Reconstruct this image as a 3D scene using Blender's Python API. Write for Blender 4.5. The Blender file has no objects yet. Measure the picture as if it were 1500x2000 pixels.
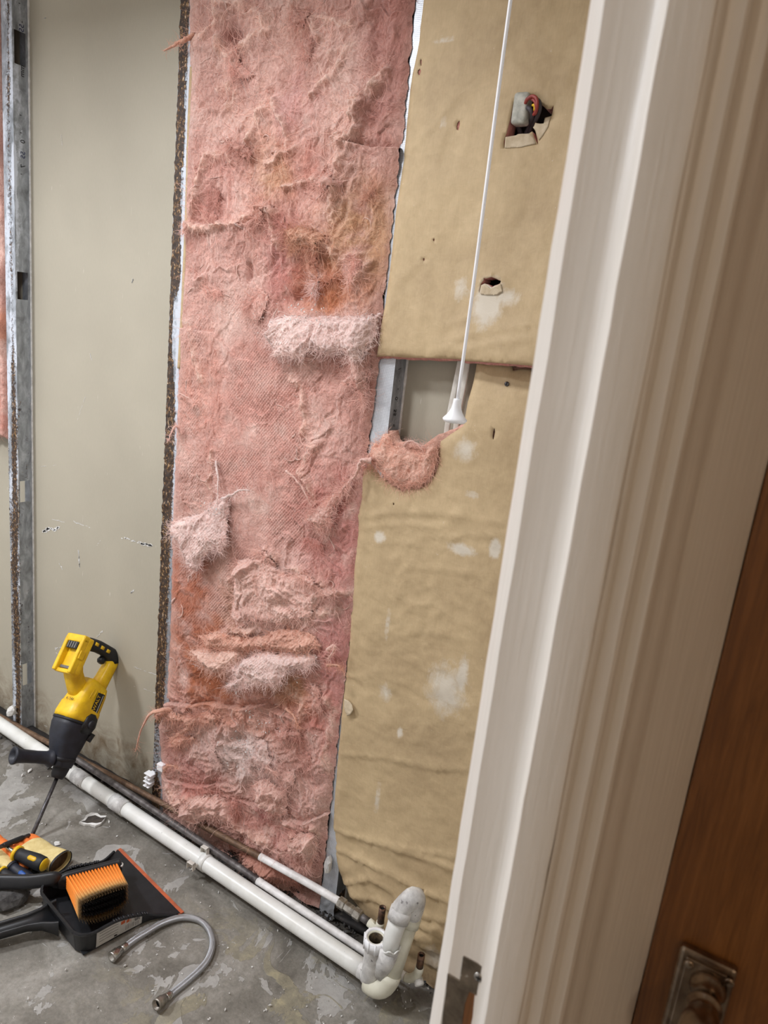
import bpy, bmesh, math, random
import numpy as np
from mathutils import Matrix, Vector
from mathutils.geometry import delaunay_2d_cdt

# ------------------------------------------------------------------ camera, light, exposure
SC = bpy.context.scene
COL = SC.collection
R0 = ((0.852612,-0.215365,0.476099),(0.510971,0.152927,-0.845885),(0.109366,0.964485,0.240432))
cam_data = bpy.data.cameras.new('camera')
cam = bpy.data.objects.new('camera', cam_data)
COL.objects.link(cam)
cam_data.sensor_fit = 'VERTICAL'
cam_data.sensor_height = 36.0
cam_data.lens = 1396.0 / 2000.0 * 36.0
cam_data.clip_start = 0.02
cam_data.dof.use_dof = True
cam_data.dof.focus_distance = 1.75
cam_data.dof.aperture_fstop = 9.0
cam.matrix_world = Matrix(R0).to_4x4()
cam.location = (0, 0, 1.5)
SC.camera = cam
SC.view_settings.view_transform = 'Standard'
SC.view_settings.look = 'None'
SC.view_settings.gamma = 1.0
SC.view_settings.use_curve_mapping = False
SC.view_settings.exposure = 0.26
SC.cycles.use_denoising = True
SC.cycles.max_bounces = 10
SC.cycles.diffuse_bounces = 6
world = bpy.data.worlds.new('world')
world.use_nodes = True
world.node_tree.nodes['Background'].inputs[0].default_value = (0.9, 0.95, 1.0, 1)
world.node_tree.nodes['Background'].inputs[1].default_value = 0.05
SC.world = world

def area(name, loc, target, size, power, color, spread=180):
    l = bpy.data.lights.new(name, 'AREA')
    l.shape = 'DISK'
    l.size = size
    l.energy = power
    l.color = color
    l.spread = math.radians(spread)
    o = bpy.data.objects.new(name, l)
    COL.objects.link(o)
    o.location = loc
    d = Vector(target) - Vector(loc)
    o.rotation_euler = d.to_track_quat('-Z', 'Y').to_euler()
    return o
COOL = (0.93, 0.95, 1.0)
area('bathroom_downlight', (-2.55, -.05, 2.37), (-2.55, -.05, 0), 0.28, 41, COOL, 170)
area('bathroom_downlight', (-1.20, 0.55, 2.37), (-1.20, 0.55, 0), 0.22, 13, COOL, 165)
area('hall_light', (0.95, -0.90, 2.37), (0.95, -0.90, 0), 0.2, 5, (1.0, 0.78, 0.56))

# ------------------------------------------------------------------ helpers
rng = np.random.default_rng(7)
random.seed(7)
PI = math.pi
WY, WB = 1.355, 1.405            # front of the studs, face of the lining behind them

def lin(c):
    out = []
    for v in c[:3]:
        v = v / 255.0
        out.append(v / 12.92 if v <= 0.04045 else ((v + 0.055) / 1.055) ** 2.4)
    return out

_perm = np.random.default_rng(3).permutation(256)
_perm = np.concatenate([_perm, _perm])
_g = np.random.default_rng(4).normal(size=(256, 2))
_g /= np.linalg.norm(_g, axis=1)[:, None]
def perlin(x, y, s=0):
    x = np.asarray(x, float) + s * 17.31
    y = np.asarray(y, float) + s * 9.77
    xi = np.floor(x).astype(int); yi = np.floor(y).astype(int)
    xf = x - xi; yf = y - yi
    u = xf * xf * xf * (xf * (xf * 6 - 15) + 10)
    v = yf * yf * yf * (yf * (yf * 6 - 15) + 10)
    def gr(ix, iy, dx, dy):
        h = _perm[(_perm[ix & 255] + iy) & 255]
        return _g[h, 0] * dx + _g[h, 1] * dy
    a = gr(xi, yi, xf, yf); b = gr(xi + 1, yi, xf - 1, yf)
    c = gr(xi, yi + 1, xf, yf - 1); d = gr(xi + 1, yi + 1, xf - 1, yf - 1)
    return ((a * (1 - u) + b * u) * (1 - v) + (c * (1 - u) + d * u) * v) * 1.5
def fbm(x, y, o=4, s=0, gain=0.5):
    t = 0; a = 1.0; f = 1.0
    for i in range(o):
        t = t + a * perlin(x * f, y * f, s + i * 3.1)
        a *= gain; f *= 2.03
    return t
def ridged(x, y, o=4, s=0):
    t = 0; a = 1.0; f = 1.0
    for i in range(o):
        t = t + a * (1 - np.abs(perlin(x * f, y * f, s + i * 5.3)) * 2.0)
        a *= 0.5; f *= 2.1
    return t / 1.9
def sstep(a, b, x):
    t = np.clip((x - a) / (b - a), 0, 1)
    return t * t * (3 - 2 * t)

def sdf(poly, X, Z):
    """signed distance to a polygon, positive inside"""
    P = np.asarray(poly, float)
    d = np.full(X.shape, 1e9); ins = np.zeros(X.shape, bool)
    n = len(P)
    for i in range(n):
        ax, az = P[i]; bx, bz = P[(i + 1) % n]
        ex, ez = bx - ax, bz - az
        L = ex * ex + ez * ez + 1e-12
        t = np.clip(((X - ax) * ex + (Z - az) * ez) / L, 0, 1)
        d = np.minimum(d, (X - ax - t * ex) ** 2 + (Z - az - t * ez) ** 2)
        c = ((az > Z) != (bz > Z)) & (X < ex * (Z - az) / (ez + 1e-15 if abs(ez) < 1e-15 else ez) + ax)
        ins ^= c
    d = np.sqrt(d)
    return np.where(ins, d, -d)
def linedist(pts, X, Z):
    d = np.full(X.shape, 1e9)
    for (ax, az), (bx, bz) in zip(pts[:-1], pts[1:]):
        ex, ez = bx - ax, bz - az
        t = np.clip(((X - ax) * ex + (Z - az) * ez) / (ex * ex + ez * ez + 1e-12), 0, 1)
        d = np.minimum(d, np.hypot(X - ax - t * ex, Z - az - t * ez))
    return d

def worldloc(o):
    v = Vector((0, 0, 0))
    while o is not None:
        v = v + o.location
        o = o.parent
    return v
def tag(o, label=None, cat=None, group=None, kind=None):
    for k, v in (('label', label), ('category', cat), ('group', group), ('kind', kind)):
        if v: o[k] = v
    return o
def thing(name, label, cat, loc, group=None):
    o = bpy.data.objects.new(name, None)
    o.empty_display_size = 0.05
    COL.objects.link(o)
    o.location = loc
    return tag(o, label, cat, group)
def mk(name, v, f, mat, parent=None, smooth=True, attrs=None, loc=None):
    """mesh object from world-space vertices; its origin is its parent's (or loc)"""
    v = np.asarray(v, float)
    off = np.array(worldloc(parent)) if parent is not None else np.zeros(3)
    o_loc = np.zeros(3)
    if loc is not None:
        o_loc = np.asarray(loc, float) - off
        off = np.asarray(loc, float)
    me = bpy.data.meshes.new(name)
    f = f if isinstance(f, list) else np.asarray(f)
    if isinstance(f, np.ndarray):
        nv, nf, k = len(v), len(f), f.shape[1]
        me.vertices.add(nv); me.vertices.foreach_set('co', (v - off).ravel())
        me.loops.add(nf * k); me.loops.foreach_set('vertex_index', f.ravel().astype(np.int32))
        me.polygons.add(nf); me.polygons.foreach_set('loop_start', np.arange(0, nf * k, k, dtype=np.int32))
        me.update(calc_edges=True)
    else:
        me.from_pydata([tuple(p) for p in (v - off)], [], f)
    me.polygons.foreach_set('use_smooth', np.full(len(me.polygons), smooth))
    if attrs:
        for an, av in attrs.items():
            av = np.asarray(av, float)
            if av.ndim == 2:
                a = me.color_attributes.new(an, 'FLOAT_COLOR', 'POINT')
                c = np.ones((len(v), 4)); c[:, :3] = av
                a.data.foreach_set('color', c.ravel())
            else:
                a = me.attributes.new(an, 'FLOAT', 'POINT')
                a.data.foreach_set('value', av)
    me.update()
    o = bpy.data.objects.new(name, me)
    COL.objects.link(o)
    o.location = o_loc
    if parent is not None: o.parent = parent
    if mat is not None: me.materials.append(mat)
    return o

class MB:
    """collects shapes, then links them as ONE mesh object"""
    def __init__(s): s.v = []; s.f = []
    def add(s, v, f):
        n = len(s.v)
        s.v.extend([tuple(map(float, p)) for p in v])
        s.f.extend([tuple(int(i) + n for i in q) for q in f])
        return s
    def build(s, name, mat, parent=None, smooth=True, loc=None, M=None):
        v = np.array(s.v)
        if M is not None: v = v @ np.array(M[0]).T + np.array(M[1])
        return mk(name, v, [tuple(q) for q in s.f], mat, parent, smooth, loc=loc)
    def box(s, lo, hi, bev=0.0, seg=2):
        bm = bmesh.new()
        bmesh.ops.create_cube(bm, size=1)
        for q in bm.verts:
            q.co = [lo[i] + (q.co[i] + .5) * (hi[i] - lo[i]) for i in range(3)]
        if bev > 0:
            bmesh.ops.bevel(bm, geom=bm.edges[:], offset=bev, segments=seg, affect='EDGES', profile=.6)
        bm.verts.index_update()
        s.add([q.co for q in bm.verts], [[q.index for q in f.verts] for f in bm.faces])
        bm.free(); return s
    def tube(s, pts, rad, n=16, cap=True, up=None, exp=2.0, twist=0.0):
        """loft along a path; rad: one number, or per point a number or (ru, rv)"""
        P = np.asarray(pts, float); m = len(P)
        if not hasattr(rad, '__len__'): rad = [rad] * m
        T = np.gradient(P, axis=0); T /= np.linalg.norm(T, axis=1)[:, None] + 1e-12
        u = np.array(up, float) if up is not None else np.cross(T[0], [0.3, 0.5, 0.81])
        vs = []; ang = np.arange(n) * 2 * PI / n + twist
        ca, sa = np.cos(ang), np.sin(ang)
        ex = np.sign(ca) * np.abs(ca) ** (2 / exp); ey = np.sign(sa) * np.abs(sa) ** (2 / exp)
        for i in range(m):
            u = u - T[i] * (u @ T[i]); u /= np.linalg.norm(u)
            w = np.cross(T[i], u)
            r = rad[i]; ru, rv = r if hasattr(r, '__len__') else (r, r)
            for a, b in zip(ex, ey): vs.append(P[i] + u * a * ru + w * b * rv)
        fs = []
        for i in range(m - 1):
            for j in range(n):
                k = (j + 1) % n
                fs.append((i * n + j, i * n + k, (i + 1) * n + k, (i + 1) * n + j))
        if cap:
            fs.append(tuple(range(n - 1, -1, -1))); fs.append(tuple((m - 1) * n + j for j in range(n)))
        return s.add(vs, fs)
    def ring(s, pts, ro, ri, n=24):
        """a hollow tube along a path: outer and inner walls and end rims"""
        P = np.asarray(pts, float); m = len(P)
        a = MB().tube(P, ro, n, False); b = MB().tube(P, ri, n, False)
        k = len(s.v); s.add(a.v, a.f); k2 = len(s.v)
        s.add(b.v, [q[::-1] for q in b.f])
        for e in (0, m - 1):
            for j in range(n):
                j2 = (j + 1) % n
                q = (k + e * n + j, k + e * n + j2, k2 + e * n + j2, k2 + e * n + j)
                s.f.append(q if e else q[::-1])
        return s
    def lathe(s, base, axis, prof, n=24, up=None):
        axis = np.array(axis, float); axis /= np.linalg.norm(axis)
        u = np.array(up if up is not None else (0.31, 0.52, 0.79), float); u -= axis * (u @ axis); u /= np.linalg.norm(u)
        w = np.cross(axis, u); base = np.array(base, float)
        vs = []
        for (h, r) in prof:
            for j in range(n):
                t = 2 * PI * j / n
                vs.append(base + axis * h + (u * math.cos(t) + w * math.sin(t)) * r)
        fs = []
        for i in range(len(prof) - 1):
            for j in range(n):
                k = (j + 1) % n
                fs.append((i * n + j, i * n + k, (i + 1) * n + k, (i + 1) * n + j))
        if prof[0][1] > 1e-5: fs.append(tuple(range(n - 1, -1, -1)))
        if prof[-1][1] > 1e-5: fs.append(tuple((len(prof) - 1) * n + j for j in range(n)))
        return s.add(vs, fs)
    def prism(s, poly, M, t):
        """2-D outline extruded by t along the third axis of frame M = (origin, eu, ev, ew)"""
        o, eu, ev, ew = [np.array(q, float) for q in M]
        n = len(poly)
        v = [o + eu * p[0] + ev * p[1] for p in poly] + [o + eu * p[0] + ev * p[1] + ew * t for p in poly]
        f = [tuple(range(n - 1, -1, -1)), tuple(range(n, 2 * n))]
        f += [(i, (i + 1) % n, n + (i + 1) % n, n + i) for i in range(n)]
        return s.add(v, f)
def smooth_path(pts, k=6):
    P = np.asarray(pts, float); out = []
    n = len(P)
    for i in range(n - 1):
        p0 = P[max(i - 1, 0)]; p1 = P[i]; p2 = P[i + 1]; p3 = P[min(i + 2, n - 1)]
        for j in range(k):
            t = j / k
            out.append(.5 * ((2 * p1) + (-p0 + p2) * t + (2 * p0 - 5 * p1 + 4 * p2 - p3) * t * t + (-p0 + 3 * p1 - 3 * p2 + p3) * t ** 3))
    out.append(P[-1])
    return np.array(out)
def arc(p0, corner, p1, k=8):
    p0, c, p1 = [np.array(q, float) for q in (p0, corner, p1)]
    return [(1 - t) ** 2 * p0 + 2 * t * (1 - t) * c + t * t * p1 for t in np.linspace(0, 1, k)]
def flat_by_angle(o, deg=35):
    me = o.data
    me.set_sharp_from_angle(angle=math.radians(deg))
    return o

# ------------------------------------------------------------------ materials
def new_mat(name):
    m = bpy.data.materials.new(name); m.use_nodes = True
    nt = m.node_tree; b = nt.nodes['Principled BSDF']
    return m, nt, b
class NT:
    def __init__(s, nt): s.nt = nt; s.co = nt.nodes.new('ShaderNodeTexCoord').outputs['Object']
    def node(s, t, **kw):
        n = s.nt.nodes.new(t)
        for k, v in kw.items():
            if k in n.inputs: n.inputs[k].default_value = v
            else: setattr(n, k, v)
        return n
    def link(s, a, b): s.nt.links.new(a, b)
    def mapping(s, scale, vec=None, rot=(0, 0, 0)):
        n = s.node('ShaderNodeMapping'); s.link(vec or s.co, n.inputs[0])
        n.inputs['Scale'].default_value = scale if hasattr(scale, '__len__') else (scale,) * 3
        n.inputs['Rotation'].default_value = rot
        return n.outputs[0]
    def noise(s, scale, detail=4, rough=.55, dist=0.0, vec=None):
        n = s.node('ShaderNodeTexNoise', Scale=scale, Detail=detail, Roughness=rough, Distortion=dist)
        s.link(vec or s.co, n.inputs['Vector'])
        return n.outputs['Fac']
    def ramp(s, fac, stops):
        n = s.node('ShaderNodeValToRGB'); s.link(fac, n.inputs[0])
        e = n.color_ramp.elements
        while len(e) < len(stops): e.new(0.5)
        for q, (p, c) in zip(e, stops):
            q.position = p
            q.color = (*(c if hasattr(c, '__len__') else (c, c, c)), 1)
        return n.outputs[0]
    def mix(s, fac, a, b, mode='MIX'):
        n = s.node('ShaderNodeMix', data_type='RGBA', blend_type=mode)
        for i, val in ((0, fac), (6, a), (7, b)):
            if hasattr(val, 'is_linked'): s.link(val, n.inputs[i])
            elif i == 0: n.inputs[0].default_value = val
            else: n.inputs[i].default_value = (*val[:3], 1)
        return n.outputs[2]
    def math(s, op, a, b=0.0, clamp=False):
        n = s.node('ShaderNodeMath', operation=op, use_clamp=clamp)
        for i, val in enumerate((a, b)):
            if hasattr(val, 'is_linked'): s.link(val, n.inputs[i])
            else: n.inputs[i].default_value = val
        return n.outputs[0]
    def attr(s, name):
        return s.node('ShaderNodeAttribute', attribute_name=name)
    def bump(s, h, strength=.3, dist=.002, nrm=None):
        n = s.node('ShaderNodeBump', Strength=strength, Distance=dist)
        s.link(h, n.inputs['Height'])
        if nrm: s.link(nrm, n.inputs['Normal'])
        return n.outputs[0]
def pm(name, c1, c2=None, scale=20, rough=.5, metal=0.0, bump=0.0, bscale=60, stretch=(1, 1, 1), c3=None, lo=.35, hi=.65,
       spec=.5, speck=None, speckscale=150, speckthr=.68):
    """painted / plastic / metal surface with two or three tones of wear"""
    m, nt, b = new_mat(name); N = NT(nt)
    c1 = lin(c1); c2 = lin(c2) if c2 else [v * .86 for v in c1]
    vec = N.mapping(stretch)
    f = N.noise(scale, 5, .6, .3, vec)
    col = N.ramp(f, [(lo, c2), (hi, c1)] + ([(min(hi + .15, 1), lin(c3))] if c3 else []))
    if speck:
        f2 = N.noise(speckscale, 3, .6, 0)
        k = N.ramp(f2, [(speckthr, 0.0), (speckthr + .03, 1.0)])
        col = N.mix(k, col, lin(speck))
    N.link(col, b.inputs['Base Color'])
    b.inputs['Roughness'].default_value = rough
    b.inputs['Metallic'].default_value = metal
    b.inputs['Specular IOR Level'].default_value = spec
    if bump > 0:
        N.link(N.bump(N.noise(bscale, 4, .6, 0, vec), bump), b.inputs['Normal'])
    return m
M = {}
M['black_plastic'] = pm('black_plastic', (34, 35, 38), (22, 23, 26), 30, .42, bump=.06, bscale=400, speck=(120, 118, 112), speckscale=220, speckthr=.74)
M['black_rubber'] = pm('black_rubber', (30, 31, 36), (20, 21, 25), 40, .6, bump=.1, bscale=500)
M['blue_black'] = pm('blue_black', (38, 41, 52), (26, 28, 36), 40, .5, bump=.1, bscale=400, speck=(150, 150, 150), speckscale=260, speckthr=.75)
M['yellow_plastic'] = pm('yellow_plastic', (238, 196, 26), (214, 168, 20), 30, .42, bump=.05, bscale=300, speck=(150, 112, 30), speckscale=180, speckthr=.70)
M['orange_rubber'] = pm('orange_rubber', (196, 98, 58), (160, 84, 56), 40, .6, speck=(150, 140, 130), speckscale=200, speckthr=.68)
M['orange_bristle'] = pm('orange_bristle', (246, 156, 60), (228, 128, 40), 300, .5)
M['tan_bristle'] = pm('tan_bristle', (214, 164, 96), (190, 130, 70), 300, .6)
M['dark_bristle'] = pm('dark_bristle', (40, 32, 26), (22, 18, 16), 300, .7)
M['pvc'] = pm('pvc', (230, 231, 228), (214, 214, 208), 14, .32, bump=.03, bscale=60, speck=(90, 90, 90), speckscale=46, speckthr=.745)
M['pvc_cream'] = pm('pvc_cream', (226, 224, 208), (206, 203, 184), 16, .38, bump=.04, bscale=60, speck=(110, 108, 100), speckscale=60, speckthr=.72)
M['pvc_dirty'] = pm('pvc_dirty', (224, 223, 220), (176, 174, 172), 34, .5, bump=.25, bscale=90, speck=(130, 126, 126), speckscale=90, speckthr=.66)
M['bore'] = pm('bore', (92, 76, 52), (26, 20, 14), 90, .8, bump=.6, bscale=120)
M['white_plastic'] = pm('white_plastic', (244, 245, 247), (236, 237, 240), 10, .35)
M['cable_white'] = pm('cable_white', (216, 212, 204), (190, 184, 174), 20, .5)
M['rusty_copper'] = pm('rusty_copper', (124, 98, 76), (86, 66, 52), 60, .6, .4, bump=.2, bscale=180, c3=(120, 112, 104))
M['grey_pipe'] = pm('grey_pipe', (112, 108, 106), (66, 60, 60), 40, .55, .5, bump=.2, bscale=160, c3=(150, 148, 146))
M['white_painted_pipe'] = pm('white_painted_pipe', (232, 231, 230), (206, 203, 200), 40, .45, bump=.15, bscale=160, speck=(120, 112, 106), speckscale=90, speckthr=.70)
M['brass_nickel'] = pm('brass_nickel', (176, 172, 164), (120, 112, 104), 60, .4, .85, bump=.1, bscale=200)
M['copper'] = pm('copper', (128, 96, 76), (52, 44, 40), 70, .5, .6, bump=.1, bscale=200)
M['dark_hole'] = pm('dark_hole', (16, 14, 13), (8, 7, 7), 20, .9)  # near-black colour standing in for the shade inside bores, slots and holes
M['chrome'] = pm('chrome', (196, 194, 190), (160, 156, 150), 60, .22, 1.0)
M['steel_dark'] = pm('steel_dark', (112, 110, 112), (70, 68, 70), 50, .4, .8, bump=.1, bscale=200)
M['sticker'] = pm('sticker', (196, 194, 188), (178, 176, 170), 30, .6)
M['print_orange'] = pm('print_orange', (196, 92, 44), (170, 80, 44), 60, .6)
M['print_grey'] = pm('print_grey', (120, 118, 116), (96, 94, 92), 60, .6)
M['print_black'] = pm('print_black', (30, 28, 30), (22, 20, 22), 60, .6)
M['ink_blue'] = pm('ink_blue', (34, 40, 92), (28, 30, 66), 60, .6)
M['glove_cream'] = pm('glove_cream', (226, 208, 150), (206, 184, 124), 40, .85, bump=.3, bscale=300)
M['glove_orange'] = pm('glove_orange', (236, 128, 58), (214, 110, 44), 40, .85, bump=.3, bscale=300)
M['blue_plastic'] = pm('blue_plastic', (46, 96, 176), (36, 76, 146), 40, .45)
M['plaster'] = pm('plaster', (226, 225, 222), (196, 194, 190), 60, .9, bump=.4, bscale=200)
M['grey_debris'] = pm('grey_debris', (96, 94, 92), (46, 44, 44), 50, .9, bump=.5, bscale=120)
M['dark_paper'] = pm('dark_paper', (74, 66, 58), (48, 44, 42), 50, .9, bump=.4, bscale=160)
M['bronze'] = pm('bronze', (172, 156, 138), (128, 112, 98), 60, .26, 1.0, bump=.03, bscale=200)
M['strike'] = pm('strike', (140, 128, 112), (100, 90, 78), 60, .45, .7, bump=.15, bscale=160, speck=(190, 184, 172), speckscale=120, speckthr=.68)
M['torn_paper'] = pm('torn_paper', (206, 190, 164), (184, 166, 138), 60, .85, bump=.3, bscale=160)
M['wall_paint'] = pm('wall_paint', (226, 224, 220), (218, 216, 212), 3, .7)
M['ceiling_paint'] = pm('ceiling_paint', (236, 236, 236), (230, 230, 230), 3, .8)
M['hall_paint'] = pm('hall_paint', (206, 190, 170), (198, 182, 162), 3, .7)
M['black_plate'] = pm('black_plate', (44, 40, 38), (20, 18, 18), 40, .7, bump=.5, bscale=80, c3=(120, 108, 98))
M['red_wire'] = pm('red_wire', (160, 62, 54), (130, 50, 46), 60, .5)
M['grey_wire'] = pm('grey_wire', (70, 64, 68), (50, 44, 48), 60, .6)
M['connector'] = pm('connector', (190, 188, 176), (150, 150, 140), 70, .6, bump=.1, bscale=100)

def mat_insulation():
    m, nt, b = new_mat('glass_wool'); N = NT(nt)
    a = N.attr('Col').outputs['Color']
    vec = N.mapping((1, 1, 1))
    w = N.noise(22, 3, .5, 0, vec)
    sv = N.node('ShaderNodeVectorMath', operation='MULTIPLY_ADD')
    wv = N.node('ShaderNodeTexNoise', Scale=16.0, Detail=2.0)
    N.link(vec, wv.inputs['Vector'])
    N.link(wv.outputs['Color'], sv.inputs[0]); sv.inputs[1].default_value = (.09, .02, .09); N.link(vec, sv.inputs[2])
    fib = N.noise(150, 4, .7, 1.2, N.mapping((1.0, 1.0, .32), sv.outputs[0]))
    fib2 = N.noise(170, 4, .7, 1.2, N.mapping((.35, 1.0, 1.0), sv.outputs[0]))
    f = N.math('ADD', fib, fib2)
    k = N.ramp(N.math('MULTIPLY', f, .5), [(.34, (.66, .55, .50)), (.5, (1, 1, 1)), (.64, (1.16, 1.18, 1.18))])
    col = N.mix(1.0, a, k, 'MULTIPLY')
    N.link(col, b.inputs['Base Color'])
    b.inputs['Roughness'].default_value = .95
    b.inputs['Specular IOR Level'].default_value = .1
    b.inputs['Subsurface Weight'].default_value = .32
    b.inputs['Subsurface Radius'].default_value = (1.0, .7, .6)
    b.inputs['Subsurface Scale'].default_value = .007
    b.inputs['Sheen Weight'].default_value = .2
    b.inputs['Sheen Roughness'].default_value = .6
    N.link(N.bump(f, .75, .0035), b.inputs['Normal'])
    return m
M['wool'] = mat_insulation()
def mat_fibre():
    m, nt, b = new_mat('wool_fibre'); N = NT(nt)
    N.link(N.attr('Col').outputs['Color'], b.inputs['Base Color'])
    b.inputs['Roughness'].default_value = .9
    b.inputs['Specular IOR Level'].default_value = .1
    t = N.node('ShaderNodeBsdfTranslucent'); N.link(N.attr('Col').outputs['Color'], t.inputs[0])
    mx = N.node('ShaderNodeMixShader'); mx.inputs[0].default_value = .35
    N.link(b.outputs[0], mx.inputs[1]); N.link(t.outputs[0], mx.inputs[2])
    N.link(mx.outputs[0], nt.nodes['Material Output'].inputs[0])
    return m
M['fibre'] = mat_fibre()
def mat_kraft():
    m, nt, b = new_mat('kraft_paper'); N = NT(nt)
    base = N.ramp(N.noise(5, 4, .6, .6), [(.3, lin((180, 157, 123))), (.7, lin((200, 177, 140)))])
    mott = N.ramp(N.noise(60, 4, .6, .4), [(.3, (.93, .92, .90)), (.7, (1.04, 1.04, 1.03))])
    col = N.mix(1.0, base, mott, 'MULTIPLY')
    fibre = N.ramp(N.noise(90, 2, .5, .5, N.mapping((6, 6, .6))), [(.35, (.96, .96, .95)), (.65, (1.02, 1.02, 1.02))])
    col = N.mix(1.0, col, fibre, 'MULTIPLY')
    dn = N.noise(55, 6, .75, .8, N.mapping((1, 1, .7)))
    k = N.math('MULTIPLY', N.math('SUBTRACT', N.math('ADD', N.attr('dust').outputs['Fac'], N.math('MULTIPLY', dn, .9)), .72), 2.6, True)
    col = N.mix(k, col, lin((210, 200, 183)))
    sp = N.ramp(N.noise(120, 2, .5, 0), [(.75, 0.0), (.78, .5)])
    col = N.mix(sp, col, lin((214, 204, 186)))
    st = N.math('MULTIPLY', N.attr('stain').outputs['Fac'], N.ramp(N.noise(30, 5, .7, .6), [(.3, .3), (.7, 1.0)]))
    col = N.mix(st, col, lin((112, 90, 66)))
    N.link(col, b.inputs['Base Color'])
    b.inputs['Roughness'].default_value = .62
    b.inputs['Specular IOR Level'].default_value = .35
    h = N.math('ADD', N.noise(26, 5, .55, .6, N.mapping((1, 1, 1.5))), N.math('MULTIPLY', N.noise(300, 2, .5, 0), .05))
    N.link(N.bump(h, .28, .004), b.inputs['Normal'])
    return m
M['kraft'] = mat_kraft()
def mat_lining():
    m, nt, b = new_mat('lining_board'); N = NT(nt)
    base = N.ramp(N.noise(2.2, 3, .5, .3), [(.3, lin((166, 159, 143))), (.7, lin((178, 171, 154)))])
    fib = N.ramp(N.noise(120, 3, .6, .2, N.mapping((5, 5, .5))), [(.3, (.965, .965, .96)), (.7, (1.02, 1.02, 1.02))])
    col = N.mix(1.0, base, fib, 'MULTIPLY')
    scr = N.ramp(N.noise(46, 3, .5, .4, N.mapping((3.4, 3.4, .35), None, (0, .25, 0))), [(.735, 0.0), (.755, .5)])
    col = N.mix(scr, col, lin((214, 210, 200)))
    st = N.math('MULTIPLY', N.attr('stain').outputs['Fac'], N.ramp(N.noise(14, 6, .72, 1.2), [(.38, 0.0), (.68, 1.0)]))
    col = N.mix(st, col, lin((104, 80, 52)))
    N.link(col, b.inputs['Base Color'])
    b.inputs['Roughness'].default_value = .6
    b.inputs['Specular IOR Level'].default_value = .35
    N.link(N.bump(N.noise(160, 2, .5, 0, N.mapping((4, 4, .6))), .05, .001), b.inputs['Normal'])
    return m
M['lining'] = mat_lining()
def mat_stud():
    m, nt, b = new_mat('galvanised_rusty'); N = NT(nt)
    zinc = N.ramp(N.noise(38, 5, .65, .5, N.mapping((1, 1, .45))), [(.3, lin((122, 126, 130))), (.55, lin((168, 174, 182))), (.75, lin((206, 211, 219)))])
    wht = N.math('MULTIPLY', N.math('SUBTRACT', N.math('ADD', N.attr('white').outputs['Fac'], N.math('MULTIPLY', N.noise(70, 6, .72, .4), .8)), .78), 5.0, True)
    zinc = N.mix(wht, zinc, lin((200, 206, 216)))
    rn = N.noise(150, 6, .75, .3, N.mapping((1, 1, .55)))
    rust = N.ramp(rn, [(.30, lin((30, 23, 20))), (.48, lin((56, 42, 33))), (.56, lin((84, 60, 40))), (.60, lin((176, 132, 68))), (.66, lin((218, 212, 202)))])
    k = N.math('MULTIPLY', N.math('SUBTRACT', N.math('ADD', N.attr('rust').outputs['Fac'], N.math('MULTIPLY', N.noise(120, 6, .75, .3), 1.3)), 1.15), 7.0, True)
    col = N.mix(k, zinc, rust)
    N.link(col, b.inputs['Base Color'])
    nk = N.math('SUBTRACT', 1.0, N.math('MAXIMUM', k, wht))
    N.link(N.math('MULTIPLY', nk, .55), b.inputs['Metallic'])
    b.inputs['Roughness'].default_value = .5
    h = N.math('ADD', N.math('MULTIPLY', rn, k), N.math('MULTIPLY', N.noise(60, 3, .6, 0), .2))
    N.link(N.bump(h, .7, .003), b.inputs['Normal'])
    return m
M['stud'] = mat_stud()
def mat_knurl():
    m, nt, b = new_mat('knurled_zinc'); N = NT(nt)
    ch = N.node('ShaderNodeTexBrick', Scale=1.0)
    ch.offset = 0.0
    N.link(N.mapping((300, 1, 300), None, (PI / 2, 0, 0)), ch.inputs['Vector'])
    for nm, v in (('Color1', (1, 1, 1, 1)), ('Color2', (.97, .97, .97, 1)), ('Mortar', (.45, .47, .5, 1))): ch.inputs[nm].default_value = v
    ch.inputs['Mortar Size'].default_value = .09
    ch.inputs['Brick Width'].default_value = 1.0
    ch.inputs['Row Height'].default_value = 1.0
    col = N.mix(1.0, N.ramp(N.noise(30, 4, .6, .4), [(.3, lin((196, 200, 206))), (.7, lin((228, 232, 238)))]), ch.outputs['Color'], 'MULTIPLY')
    N.link(col, b.inputs['Base Color'])
    b.inputs['Metallic'].default_value = .35
    b.inputs['Roughness'].default_value = .42
    N.link(N.bump(ch.outputs['Fac'], .4, .001), b.inputs['Normal'])
    return m
M['knurl'] = mat_knurl()
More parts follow.
